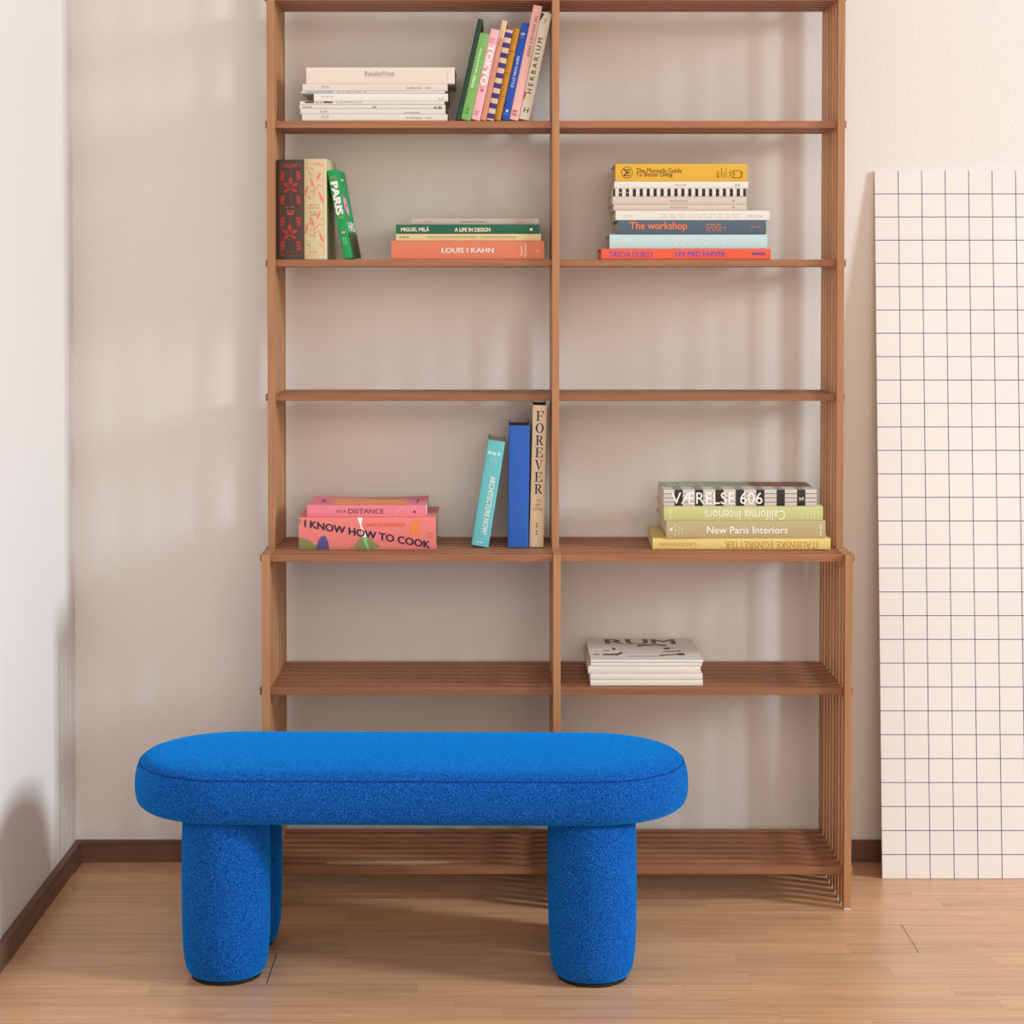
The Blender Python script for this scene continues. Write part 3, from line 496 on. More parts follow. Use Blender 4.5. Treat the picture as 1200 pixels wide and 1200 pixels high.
{'name': 'paperback_book', 'group': 'books stacked above the low right bay', 'label': 'black and grey chequered paperback with white letters topping the low right stack', 'cat': 'book', 'pose': 'lie', 'loc': (0.4777, 0.0887, 0.7907), 'yaw': 0, 'L': 0.3082, 'T': 0.0335, 'W': 0.15, 'col': (214, 206, 196), 'ct': 0.0008, 'bulge': 0.0008, 'inset': 0.0008, 'page': (240, 230, 212), 'warp': 0, 'marks': [('rects', 'chequer_print', [(0.0709, 0.1244, 0.7725, 0.9947), (0.0709, 0.1244, 0.5238, 0.746), (0.0709, 0.1244, 0.2751, 0.4974), (0.0709, 0.1244, 0.0265, 0.2487), (0.2044, 0.258, 0.7725, 0.9947), (0.2044, 0.258, 0.5238, 0.746), (0.2044, 0.258, 0.2751, 0.4974), (0.2044, 0.258, 0.0265, 0.2487), (0.3379, 0.3915, 0.7725, 0.9947), (0.3379, 0.3915, 0.5238, 0.746), (0.3379, 0.3915, 0.2751, 0.4974), (0.3379, 0.3915, 0.0265, 0.2487), (0.4715, 0.5251, 0.7725, 0.9947), (0.4715, 0.5251, 0.5238, 0.746), (0.4715, 0.5251, 0.2751, 0.4974), (0.4715, 0.5251, 0.0265, 0.2487), (0.605, 0.6586, 0.7725, 0.9947), (0.605, 0.6586, 0.5238, 0.746), (0.605, 0.6586, 0.2751, 0.4974), (0.605, 0.6586, 0.0265, 0.2487), (0.7386, 0.7921, 0.7725, 0.9947), (0.7386, 0.7921, 0.5238, 0.746), (0.7386, 0.7921, 0.2751, 0.4974), (0.7386, 0.7921, 0.0265, 0.2487), (0.8721, 0.9257, 0.7725, 0.9947), (0.8721, 0.9257, 0.5238, 0.746), (0.8721, 0.9257, 0.2751, 0.4974), (0.8721, 0.9257, 0.0265, 0.2487)], (42, 38, 34), {}), ('rects', 'dark_line', [(0.0011, 1.0, 0.7434, 0.7725), (0.0011, 1.0, 0.4947, 0.5238), (0.0011, 1.0, 0.246, 0.2751)], (70, 64, 60), {}), ('text', 'title', 'VÆRELSE 606', (0.0513, 0.6456, 0.1376, 0.836), (250, 248, 244), {}), ('dash', 'publisher_mark', 2, (0.8856, 0.9163, 0.3598, 0.5714), (220, 215, 210), {}), ('rects', 'grey_check', [(0.07087053571428571, 0.1244419642857143, 0.0, 0.36), (0.20440848214285712, 0.2579799107142858, 0.0, 0.36), (0.3379464285714286, 0.39151785714285714, 0.0, 0.36), (0.471484375, 0.5250558035714286, 0.0, 0.36), (0.6050223214285715, 0.65859375, 0.0, 0.36), (0.7385602678571429, 0.7921316964285716, 0.0, 0.36), (0.8720982142857142, 0.9256696428571429, 0.0, 0.36)], (158, 146, 138), {'face': 'top', 'frac': 1}), ('rects', 'green_panel', [(0, 0.6, 0.42, 1)], (148, 164, 132), {'face': 'top', 'frac': 1}), ('rects', 'brown_panel', [(0.6, 0.66, 0.42, 1), (0.7, 0.75, 0.42, 1), (0.82, 1, 0.42, 1)], (128, 84, 66), {'face': 'top', 'frac': 1}), ('rects', 'red_panel', [(0.66, 0.7, 0.42, 1), (0.75, 0.82, 0.42, 1)], (165, 78, 58), {'face': 'top', 'frac': 1}), ('dash', 'cover_text', 4, (0.05, 0.3, 0.5, 0.85), (190, 200, 175), {'face': 'top', 'frac': 1})]},
{'name': 'magazine', 'group': 'magazines stacked on the low right shelf', 'label': 'white magazine at the very bottom of the stack on the low right shelf', 'cat': 'magazine', 'pose': 'lie', 'loc': (0.2859, 0.0342, 0.4383), 'yaw': 0, 'L': 0.2236, 'T': 0.0116, 'W': 0.235, 'col': (234, 226, 214), 'ct': 0.0005, 'bulge': 0.0008, 'inset': 0.0004, 'page': (242, 236, 226), 'warp': 0, 'marks': []},
{'name': 'magazine', 'group': 'magazines stacked on the low right shelf', 'label': 'white magazine second from the bottom of the stack on the low right shelf', 'cat': 'magazine', 'pose': 'lie', 'loc': (0.2856, 0.0342, 0.4502), 'yaw': 0, 'L': 0.2232, 'T': 0.0122, 'W': 0.235, 'col': (234, 226, 214), 'ct': 0.0005, 'bulge': 0.0008, 'inset': 0.0004, 'page': (242, 236, 226), 'warp': 0, 'marks': []},
{'name': 'magazine', 'group': 'magazines stacked on the low right shelf', 'label': 'cream magazine jutting out slightly to the left in the middle of the low right stack', 'cat': 'magazine', 'pose': 'lie', 'loc': (0.2814, 0.0342, 0.4627), 'yaw': 0, 'L': 0.2236, 'T': 0.0146, 'W': 0.235, 'col': (234, 226, 214), 'ct': 0.0005, 'bulge': 0.0008, 'inset': 0.0004, 'page': (242, 236, 226), 'warp': 0, 'marks': []},
{'name': 'magazine', 'group': 'magazines stacked on the low right shelf', 'label': 'thin white magazine second from the top of the low right stack', 'cat': 'magazine', 'pose': 'lie', 'loc': (0.2853, 0.0342, 0.4776), 'yaw': 0, 'L': 0.2212, 'T': 0.0065, 'W': 0.235, 'col': (234, 226, 214), 'ct': 0.0005, 'bulge': 0.0008, 'inset': 0.0004, 'page': (242, 236, 226), 'warp': 0, 'marks': []},
{'name': 'magazine', 'group': 'magazines stacked on the low right shelf', 'label': 'top magazine of the low right stack, its pale cover printed with brown letters', 'cat': 'magazine', 'pose': 'lie', 'loc': (0.2864, 0.0342, 0.4844), 'yaw': 0, 'L': 0.2238, 'T': 0.0058, 'W': 0.235, 'col': (234, 226, 214), 'ct': 0.0005, 'bulge': 0.0008, 'inset': 0.0004, 'page': (242, 236, 226), 'warp': 0, 'marks': [('text', 'title', 'RUM', (0.17, 0.83, 0.72, 0.95), (92, 72, 60), {'face': 'top', 'frac': 1, 'bold': 0.02}), ('poly', 'cover_print', [[(0.12, 0.2), (0.22, 0.2), (0.24, 0.28), (0.12, 0.26)], [(0.24, 0.18), (0.34, 0.34), (0.3, 0.36), (0.22, 0.24)], [(0.44, 0.38), (0.5, 0.38), (0.5, 0.54), (0.44, 0.54)], [(0.46, 0.6), (0.6, 0.66), (0.74, 0.62), (0.72, 0.7), (0.56, 0.72), (0.46, 0.68)], [(0.62, 0.22), (0.84, 0.28), (0.86, 0.24), (0.64, 0.18)], [(0.8, 0.2), (0.86, 0.2), (0.86, 0.3), (0.8, 0.3)], [(0.66, 0.36), (0.84, 0.42), (0.84, 0.38), (0.66, 0.33)], [(0.7, 0.46), (0.76, 0.48), (0.74, 0.56), (0.69, 0.54)], [(0.22, 0.44), (0.25, 0.44), (0.25, 0.54), (0.22, 0.54)], [(0.14, 0.4), (0.19, 0.4), (0.19, 0.43), (0.14, 0.43)], [(0.04, 0.22), (0.09, 0.22), (0.09, 0.26), (0.04, 0.26)]], (98, 76, 62), {'face': 'top', 'frac': 1}), ('poly', 'pink_panel', [[(0.3, 0.3), (0.62, 0.3), (0.62, 0.58), (0.3, 0.58)], [(0.1, 0.7), (0.7, 0.7), (0.7, 0.735), (0.1, 0.735)]], (226, 208, 198), {'face': 'top', 'frac': 1}), ('dash', 'caption', 9, (0.36, 0.66, 0.14, 0.18), (140, 120, 105), {'face': 'top', 'frac': 1})]},
{'name': 'hardback_book', 'group': 'books leaning together in the top left bay', 'label': 'thin dark green book standing at the left end of the leaning row', 'cat': 'book', 'pose': 'right', 'loc': (-0.087, 0.13, 1.569), 'tilt': 12.7, 'yaw': 0, 'L': 0.2097, 'T': 0.0097, 'W': 0.165, 'col': (34, 66, 50), 'ct': 0.0022, 'bulge': 0.0008, 'inset': 0.003, 'page': (236, 222, 200), 'warp': 0, 'marks': []},
{'name': 'paperback_book', 'group': 'books leaning together in the top left bay', 'label': 'light green paperback second from the left in the leaning row', 'cat': 'book', 'pose': 'right', 'loc': (-0.0664, 0.13, 1.569), 'tilt': 12.6, 'yaw': 0, 'L': 0.1785, 'T': 0.0194, 'W': 0.15, 'col': (126, 184, 100), 'ct': 0.001, 'bulge': 0.0008, 'inset': 0.0008, 'page': (236, 222, 200), 'warp': 0, 'marks': [('dash', 'title', 11, (0.17, 0.47, 0.36, 0.56), (225, 240, 215), {}), ('dash', 'bold_title', 5, (0.49, 0.63, 0.28, 0.58), (240, 248, 235), {}), ('dash', 'publisher_name', 2, (0.86, 0.93, 0.35, 0.6), (60, 110, 55), {})]},
{'name': 'paperback_book', 'group': 'books leaning together in the top left bay', 'label': 'pink book with large pale letters between the light green and thin salmon books', 'cat': 'book', 'pose': 'right', 'loc': (-0.0473, 0.13, 1.569), 'tilt': 12.45, 'yaw': 0, 'L': 0.1872, 'T': 0.0179, 'W': 0.15, 'col': (244, 184, 194), 'ct': 0.001, 'bulge': 0.0008, 'inset': 0.0008, 'page': (236, 222, 200), 'warp': 0, 'marks': [('dash', 'pink_line', 2, (0.1, 0.125, 0.2, 0.8), (224, 120, 140), {}), ('rects', 'pink_line', [(0.135, 0.145, 0.15, 0.85)], (224, 120, 140), {}), ('text', 'title', 'TOKYO', (0.17, 0.62, 0.1, 0.85), (240, 244, 228), {'bold': 0.04}), ('poly', 'pink_print', [[(0.25, 0.12), (0.3, 0.3), (0.25, 0.4)], [(0.44, 0.1), (0.47, 0.4), (0.41, 0.3)], [(0.52, 0.05), (0.56, 0.4), (0.5, 0.35)]], (232, 120, 140), {}), ('ell', 'red_dot', [(0.675, 0.5, 0.0029, 0.0029, 0)], (226, 62, 52), {}), ('dash', 'pink_line', 3, (0.635, 0.65, 0.15, 0.8), (230, 130, 150), {}), ('dash', 'publisher_text', 3, (0.9, 0.92, 0.2, 0.85), (200, 110, 130), {}), ('dash', 'publisher_text', 2, (0.93, 0.95, 0.3, 0.7), (200, 110, 130), {})]},
{'name': 'hardback_book', 'group': 'books leaning together in the top left bay', 'label': 'thin salmon book with a beige tip, left of the purple striped book', 'cat': 'book', 'pose': 'right', 'loc': (-0.035, 0.13, 1.569), 'tilt': 12.3, 'yaw': 0, 'L': 0.2062, 'T': 0.0111, 'W': 0.16, 'col': (216, 146, 122), 'ct': 0.0022, 'bulge': 0.0008, 'inset': 0.003, 'page': (236, 222, 200), 'warp': 0, 'marks': [('rects', 'beige_tip', [(0, 0.18, 0, 1)], (226, 186, 152), {}), ('dash', 'title', 5, (0.1, 0.26, 0.4, 0.6), (160, 110, 90), {})]},
{'name': 'hardback_book', 'group': 'books leaning together in the top left bay', 'label': 'cream book with purple checks down its spine in the leaning row', 'cat': 'book', 'pose': 'right', 'loc': (-0.0195, 0.13, 1.569), 'tilt': 12.2, 'yaw': 0, 'L': 0.1865, 'T': 0.0144, 'W': 0.15, 'col': (226, 194, 158), 'ct': 0.0022, 'bulge': 0.0008, 'inset': 0.003, 'page': (236, 222, 200), 'warp': 0, 'marks': [('rects', 'purple_check', [(0.033, 0.088, 0, 1), (0.1447, 0.1997, 0, 1), (0.25639999999999996, 0.3114, 0, 1), (0.3681, 0.4230999999999999, 0, 1), (0.4798, 0.5347999999999999, 0, 1), (0.5915, 0.6465, 0, 1), (0.7031999999999999, 0.7581999999999999, 0, 1), (0.8149, 0.8698999999999999, 0, 1), (0.9266, 0.9815999999999999, 0, 1)], (66, 44, 122), {})]},
{'name': 'hardback_book', 'group': 'books leaning together in the top left bay', 'label': 'ochre book with three fine lines across its spine', 'cat': 'book', 'pose': 'right', 'loc': (-0.0046, 0.13, 1.569), 'tilt': 12.15, 'yaw': 0, 'L': 0.1886, 'T': 0.014, 'W': 0.15, 'col': (196, 134, 34), 'ct': 0.0022, 'bulge': 0.003, 'inset': 0.003, 'page': (236, 222, 200), 'warp': 0, 'marks': [('rects', 'dark_line', [(0.243, 0.249, 0, 1), (0.485, 0.491, 0, 1), (0.738, 0.744, 0, 1)], (110, 70, 20), {})]},
{'name': 'hardback_book', 'group': 'books leaning together in the top left bay', 'label': 'bright blue book with white lettering and a star in the leaning row', 'cat': 'book', 'pose': 'right', 'loc': (0.0112, 0.13, 1.569), 'tilt': 12.1, 'yaw': 0, 'L': 0.2007, 'T': 0.0149, 'W': 0.16, 'col': (24, 78, 178), 'ct': 0.0022, 'bulge': 0.0008, 'inset': 0.003, 'page': (236, 222, 200), 'warp': 0, 'marks': [('dash', 'emblem_text', 3, (0.105, 0.13, 0.15, 0.8), (200, 214, 236), {}), ('dash', 'small_text', 2, (0.145, 0.155, 0.25, 0.65), (150, 175, 220), {}), ('text', 'title', 'NEW YORK STYLE', (0.345, 0.665, 0.3, 0.66), (205, 220, 245), {'bold': 0.01}), ('star', 'star_mark', [(0.905, 0.5, 0.0038)], (240, 232, 205), {}), ('dash', 'publisher_text', 3, (0.937, 0.947, 0.2, 0.8), (150, 175, 220), {})]},
{'name': 'hardback_book', 'group': 'books leaning together in the top left bay', 'label': 'tallest pale pink book in the leaning row', 'cat': 'book', 'pose': 'right', 'loc': (0.0304, 0.13, 1.569), 'tilt': 12.0, 'yaw': 0, 'L': 0.2357, 'T': 0.018, 'W': 0.17, 'col': (242, 186, 180), 'ct': 0.0022, 'bulge': 0.0008, 'inset': 0.003, 'page': (236, 222, 200), 'warp': 0, 'marks': [('text', 'title', 'T H E   A V O C A D O   S H O W', (0.085, 0.445, 0.4, 0.76), (70, 46, 44), {'bold': 0.015}), ('dash', 'small_text', 3, (0.915, 0.935, 0.15, 0.85), (130, 86, 80), {}), ('dash', 'small_text', 3, (0.945, 0.965, 0.15, 0.85), (130, 86, 80), {})]},
{'name': 'hardback_book', 'group': 'books leaning together in the top left bay', 'label': 'off-white book with dark green capitals leaning against the middle post', 'cat': 'book', 'pose': 'right', 'loc': (0.0529, 0.13, 1.569), 'tilt': 11.9, 'yaw': 0, 'L': 0.2201, 'T': 0.0213, 'W': 0.17, 'col': (226, 216, 196), 'ct': 0.0022, 'bulge': 0.0018, 'inset': 0.003, 'page': (236, 222, 200), 'warp': 0, 'marks': [('text', 'title', 'H E R B A R I U M', (0.235, 0.755, 0.2, 0.66), (40, 62, 46), {'rot': 180, 'bold': 0.016}), ('text', 'initial', 'H', (0.885, 0.935, 0.28, 0.72), (40, 62, 46), {'rot': 'up', 'bold': 0.01}), ('ring', 'emblem', [(0.062, 0.55, 0.0022, 0.002), (0.085, 0.5, 0.0022, 0.002)], (60, 70, 50), {'rw': 0.0007}), ('poly', 'dark_leaf', [[(0.005, 0), (0.01, 0.32), (0.035, 0.25), (0.07, 0.1), (0.08, 0)]], (52, 66, 34), {}), ('poly', 'red_petal', [[(0.735, 0.02), (0.75, 0.14), (0.775, 0.2), (0.8, 0.14), (0.82, 0.02)]], (214, 52, 46), {})]},
{'name': 'hardback_book', 'group': 'books standing at the left end of the second left bay', 'label': 'dark brown clothbound book with red leaf pattern on its spine', 'cat': 'book', 'pose': 'left', 'loc': (-0.4589, 0.132, 1.2886), 'tilt': 0, 'yaw': 0, 'L': 0.2022, 'T': 0.0544, 'W': 0.14, 'col': (72, 58, 50), 'ct': 0.003, 'bulge': 0.003, 'inset': 0.003, 'page': (236, 222, 200), 'warp': 0, 'marks': [('ell', 'red_leaf_print', [(0.2147, 0.5082, 0.0076, 0.0043, 0.0), (0.2531, 0.3443, 0.0036, 0.0079, 0.45), (0.3068, 0.377, 0.0031, 0.0072, -0.5), (0.2531, 0.6721, 0.0036, 0.0079, -0.45), (0.3068, 0.6393, 0.0031, 0.0072, 0.5), (0.6843, 0.4754, 0.0076, 0.0043, 0.0), (0.7227, 0.3115, 0.0036, 0.0079, 0.45), (0.7764, 0.3443, 0.0031, 0.0072, -0.5), (0.7227, 0.6393, 0.0036, 0.0079, -0.45), (0.7764, 0.6066, 0.0031, 0.0072, 0.5), (0.0644, 0.3607, 0.0025, 0.0065, 0.3), (0.0608, 0.6557, 0.0025, 0.0065, -0.3), (0.0716, 0.5082, 0.004, 0.0018, 0.0), (0.1342, 0.7934, 0.0031, 0.0054, 0.7), (0.1655, 0.7869, 0.0027, 0.0051, 0.3), (0.1932, 0.8066, 0.0025, 0.0047, -0.4), (0.1342, 0.2098, 0.0031, 0.0054, -0.7), (0.1655, 0.2164, 0.0027, 0.0051, -0.3), (0.1932, 0.1967, 0.0025, 0.0047, 0.4), (0.3757, 0.7934, 0.0031, 0.0054, 0.7), (0.407, 0.7869, 0.0027, 0.0051, 0.3), (0.4347, 0.8066, 0.0025, 0.0047, -0.4), (0.3757, 0.2098, 0.0031, 0.0054, -0.7), (0.407, 0.2164, 0.0027, 0.0051, -0.3), (0.4347, 0.1967, 0.0025, 0.0047, 0.4), (0.5948, 0.7934, 0.0031, 0.0054, 0.7), (0.6261, 0.7869, 0.0027, 0.0051, 0.3), (0.6538, 0.8066, 0.0025, 0.0047, -0.4), (0.5948, 0.2098, 0.0031, 0.0054, -0.7), (0.6261, 0.2164, 0.0027, 0.0051, -0.3), (0.6538, 0.1967, 0.0025, 0.0047, 0.4), (0.8363, 0.7934, 0.0031, 0.0054, 0.7), (0.8676, 0.7869, 0.0027, 0.0051, 0.3), (0.8953, 0.8066, 0.0025, 0.0047, -0.4), (0.8363, 0.2098, 0.0031, 0.0054, -0.7), (0.8676, 0.2164, 0.0027, 0.0051, -0.3), (0.8953, 0.1967, 0.0025, 0.0047, 0.4), (0.3757, 0.5148, 0.0172, 0.0006, 0.0), (0.1386, 0.5148, 0.0126, 0.0006, 0.0), (0.6216, 0.4787, 0.0081, 0.0006, 0.0), (0.8005, 0.4656, 0.0025, 0.0011, 0.0)], (162, 52, 42), {}), ('rects', 'red_frame', [(0.0411, 0.0474, 0.1311, 0.8918), (0.9553, 0.9606, 0.1311, 0.8918), (0.0429, 0.9589, 0.118, 0.1377), (0.0429, 0.9589, 0.8787, 0.8951)], (150, 54, 44), {}), ('dash', 'author_name', 2, (0.4669, 0.4848, 0.3279, 0.6721), (196, 74, 56), {'rot': 'up'}), ('dash', 'title', 2, (0.5027, 0.5224, 0.3541, 0.6754), (196, 74, 56), {'rot': 'up'}), ('dash', 'title', 1, (0.5322, 0.5528, 0.377, 0.623), (196, 74, 56), {'rot': 'up'}), ('dash', 'publisher_mark', 2, (0.9168, 0.932, 0.3607, 0.6295), (150, 54, 44), {'rot': 'up'})]},
{'name': 'hardback_book', 'group': 'books standing at the left end of the second left bay', 'label': 'cream clothbound book with coral wheat ears on its spine', 'cat': 'book', 'pose': 'left', 'loc': (-0.4041, 0.132, 1.2886), 'tilt': 0, 'yaw': -0.035, 'L': 0.2036, 'T': 0.0458, 'W': 0.165, 'col': (216, 202, 162), 'ct': 0.003, 'bulge': 0.003, 'inset': 0.003, 'page': (236, 222, 200), 'warp': 0, 'marks': [('ell', 'coral_wheat_pattern', [(0.1744, 0.6554, 0.0094, 0.0027, 0.42), (0.2326, 0.3446, 0.0099, 0.0023, -0.3), (0.3846, 0.7603, 0.0126, 0.0027, -0.4), (0.3131, 0.1011, 0.0108, 0.0023, 0.25), (0.3131, 0.4569, 0.0208, 0.0007, 0.0), (0.2907, 0.5805, 0.0108, 0.0009, 0.6), (0.3265, 0.3184, 0.0009, 0.0051, -0.4), (0.2683, 0.7491, 0.0009, 0.0054, 0.3), (0.2147, 0.7865, 0.0009, 0.004, -0.5), (0.3846, 0.206, 0.0011, 0.0065, 0.7), (0.0626, 0.7491, 0.0011, 0.0058, 0.6), (0.0537, 0.5993, 0.0011, 0.0061, -0.6), (0.0984, 0.3558, 0.0011, 0.0061, 0.5), (0.1476, 0.2809, 0.0011, 0.0072, 0.75), (0.0894, 0.1311, 0.0013, 0.0036, -0.9), (0.559, 0.6554, 0.0094, 0.0027, 0.42), (0.6172, 0.3446, 0.0099, 0.0023, -0.3), (0.7826, 0.7678, 0.0112, 0.0025, -0.35), (0.6977, 0.1011, 0.0108, 0.0023, 0.25), (0.6977, 0.4569, 0.0208, 0.0007, 0.0), (0.6753, 0.5805, 0.0108, 0.0009, 0.6), (0.7111, 0.3184, 0.0009, 0.0051, -0.4), (0.653, 0.7491, 0.0009, 0.0054, 0.3), (0.5993, 0.7865, 0.0009, 0.004, -0.5), (0.8587, 0.206, 0.0011, 0.0065, 0.7), (0.8587, 0.7491, 0.0011, 0.0058, 0.6), (0.7245, 0.5993, 0.0011, 0.0061, -0.6), (0.7648, 0.3558, 0.0011, 0.0061, 0.5), (0.644, 0.2809, 0.0011, 0.0072, 0.75), (0.6708, 0.1311, 0.0013, 0.0036, -0.9)], (228, 126, 108), {}), ('rects', 'coral_frame', [(0.0411, 0.0456, 0.0262, 0.8801), (0.9624, 0.966, 0.0262, 0.8801), (0.0429, 0.9624, 0.8652, 0.8801)], (226, 150, 126), {}), ('dash', 'title', 3, (0.449, 0.4669, 0.2247, 0.6742), (206, 140, 112), {'rot': 'up'}), ('dash', 'title', 3, (0.4812, 0.4955, 0.1685, 0.7303), (206, 140, 112), {'rot': 'up'}), ('dash', 'author_name', 2, (0.5188, 0.5367, 0.2622, 0.5993), (206, 140, 112), {'rot': 'up'}), ('dash', 'author_name', 1, (0.5474, 0.5653, 0.2996, 0.5618), (206, 140, 112), {'rot': 'up'}), ('dash', 'publisher_mark', 2, (0.9195, 0.9392, 0.2622, 0.5993), (214, 160, 130), {'rot': 'up'})]},
{'name': 'paperback_book', 'group': 'books standing at the left end of the second left bay', 'label': 'bright green paperback leaning on the cream clothbound book', 'cat': 'book', 'pose': 'left', 'loc': (-0.3233, 0.132, 1.2886), 'tilt': -10.8, 'yaw': -0.05, 'L': 0.1829, 'T': 0.0184, 'W': 0.135, 'col': (22, 158, 82), 'ct': 0.001, 'bulge': 0.0008, 'inset': 0.0008, 'page': (236, 222, 200), 'warp': 0, 'marks': [('dash', 'small_line', 2, (0.075, 0.09, 0.25, 0.85), (190, 140, 90), {}), ('dash', 'small_line', 3, (0.1, 0.11, 0.2, 0.9), (190, 140, 90), {}), ('text', 'title', 'PARIS', (0.13, 0.51, 0.1, 0.92), (246, 232, 232), {'bold': 0.06}), ('dash', 'small_line', 3, (0.525, 0.545, 0.2, 0.9), (190, 160, 90), {}), ('ell', 'pink_emblem', [(0.705, 0.5, 0.0022, 0.0042, 0)], (240, 150, 190), {}), ('dash', 'small_text', 3, (0.76, 0.84, 0.3, 0.45), (160, 215, 175), {}), ('dash', 'small_text', 3, (0.765, 0.845, 0.55, 0.7), (160, 215, 175), {}), ('poly', 'pink_hexagon', [[(0.29, 0.15), (0.33, 0.5), (0.45, 0.62), (0.51, 0.5), (0.51, 0.35), (0.42, 0.1)]], (240, 150, 190), {'face': 'top', 'frac': 1}), ('ell', 'hexagon_eye', [(0.4, 0.37, 0.004, 0.012, 0)], (80, 120, 90), {'face': 'top'}), ('text', 'cover_word', 'HRS', (0.59, 0.7, 0.12, 0.9), (225, 235, 225), {'face': 'top', 'frac': 1, 'rot': 'up', 'bold': 0.05}), ('rects', 'dark_green_panel', [(0.72, 1, 0, 1)], (44, 80, 38), {'face': 'top', 'frac': 1}), ('dash', 'cover_text', 1, (0.1, 0.12, 0.3, 0.6), (200, 230, 205), {'face': 'top', 'frac': 1, 'rot': 'up'})]},
{'name': 'hardback_book', 'group': 'books standing above the low left bay', 'label': 'turquoise hardback leaning to the right above the low left bay', 'cat': 'book', 'pose': 'right', 'loc': (-0.0301, 0.1184, 0.7034), 'tilt': 9.1, 'yaw': 0, 'L': 0.2169, 'T': 0.0346, 'W': 0.17, 'col': (108, 198, 204), 'ct': 0.0022, 'bulge': 0.001, 'inset': 0.004, 'page': (236, 222, 200), 'warp': 0, 'marks': [('dash', 'author_name', 3, (0.1, 0.135, 0.12, 0.85), (220, 240, 238), {'rot': 'up'}), ('dash', 'small_text', 2, (0.17, 0.18, 0.3, 0.75), (170, 222, 222), {'rot': 'up'}), ('dash', 'small_text', 2, (0.19, 0.2, 0.3, 0.8), (170, 222, 222), {'rot': 'up'}), ('text', 'title', 'ARCHITECTURE NOW!', (0.335, 0.885, 0.46, 0.78), (240, 238, 232), {'bold': 0.012}), ('dash', 'publisher_mark', 2, (0.955, 0.97, 0.25, 0.65), (225, 240, 240), {'rot': 'up'})]},
{'name': 'hardback_book', 'group': 'books standing above the low left bay', 'label': 'wide royal blue hardback standing beside the turquoise one', 'cat': 'book', 'pose': 'right', 'loc': (0.0514, 0.1214, 0.7034), 'tilt': 0.55, 'yaw': 0, 'L': 0.2478, 'T': 0.0419, 'W': 0.18, 'col': (40, 98, 190), 'ct': 0.0022, 'bulge': 0.0006, 'inset': 0.006, 'page': (110, 92, 80), 'warp': 0, 'marks': [('dash', 'author_name', 4, (0.17, 0.35, 0.44, 0.5), (92, 98, 150), {}), ('dash', 'title', 2, (0.44, 0.55, 0.44, 0.5), (92, 98, 150), {}), ('dash', 'publisher_name', 3, (0.63, 0.79, 0.42, 0.5), (92, 98, 150), {})]},  # page colour darkened: shade in the recessed head is painted in
{'name': 'hardback_book', 'group': 'books standing above the low left bay', 'label': 'tall cream book with big navy serif letters, next to the middle post', 'cat': 'book', 'pose': 'right', 'loc': (0.0819, 0.1214, 0.7034), 'tilt': 1.45, 'yaw': 0, 'L': 0.2888, 'T': 0.0287, 'W': 0.18, 'col': (228, 204, 170), 'ct': 0.0022, 'bulge': 0.003, 'inset': 0.004, 'page': (110, 96, 88), 'warp': 0, 'marks': [('serifcaps', 'title', 'FOREVER', (0.04, 0.625, 0.2, 0.84), (34, 36, 86), {}), ('text', 'subtitle', 'THE', (0.662, 0.682, 0.38, 0.72), (100, 90, 84), {'rot': 'up', 'serif': 1}), ('text', 'subtitle', 'NEW', (0.692, 0.712, 0.35, 0.72), (100, 90, 84), {'rot': 'up', 'serif': 1}), ('text', 'subtitle', 'TATTOO', (0.723, 0.742, 0.18, 0.85), (100, 90, 84), {'rot': 'up', 'serif': 1}), ('dash', 'publisher_name', 2, (0.83, 0.92, 0.42, 0.56), (130, 112, 96), {})]}  # dark pages carry the shade between the boards in their colour
]
_font_cache = {}
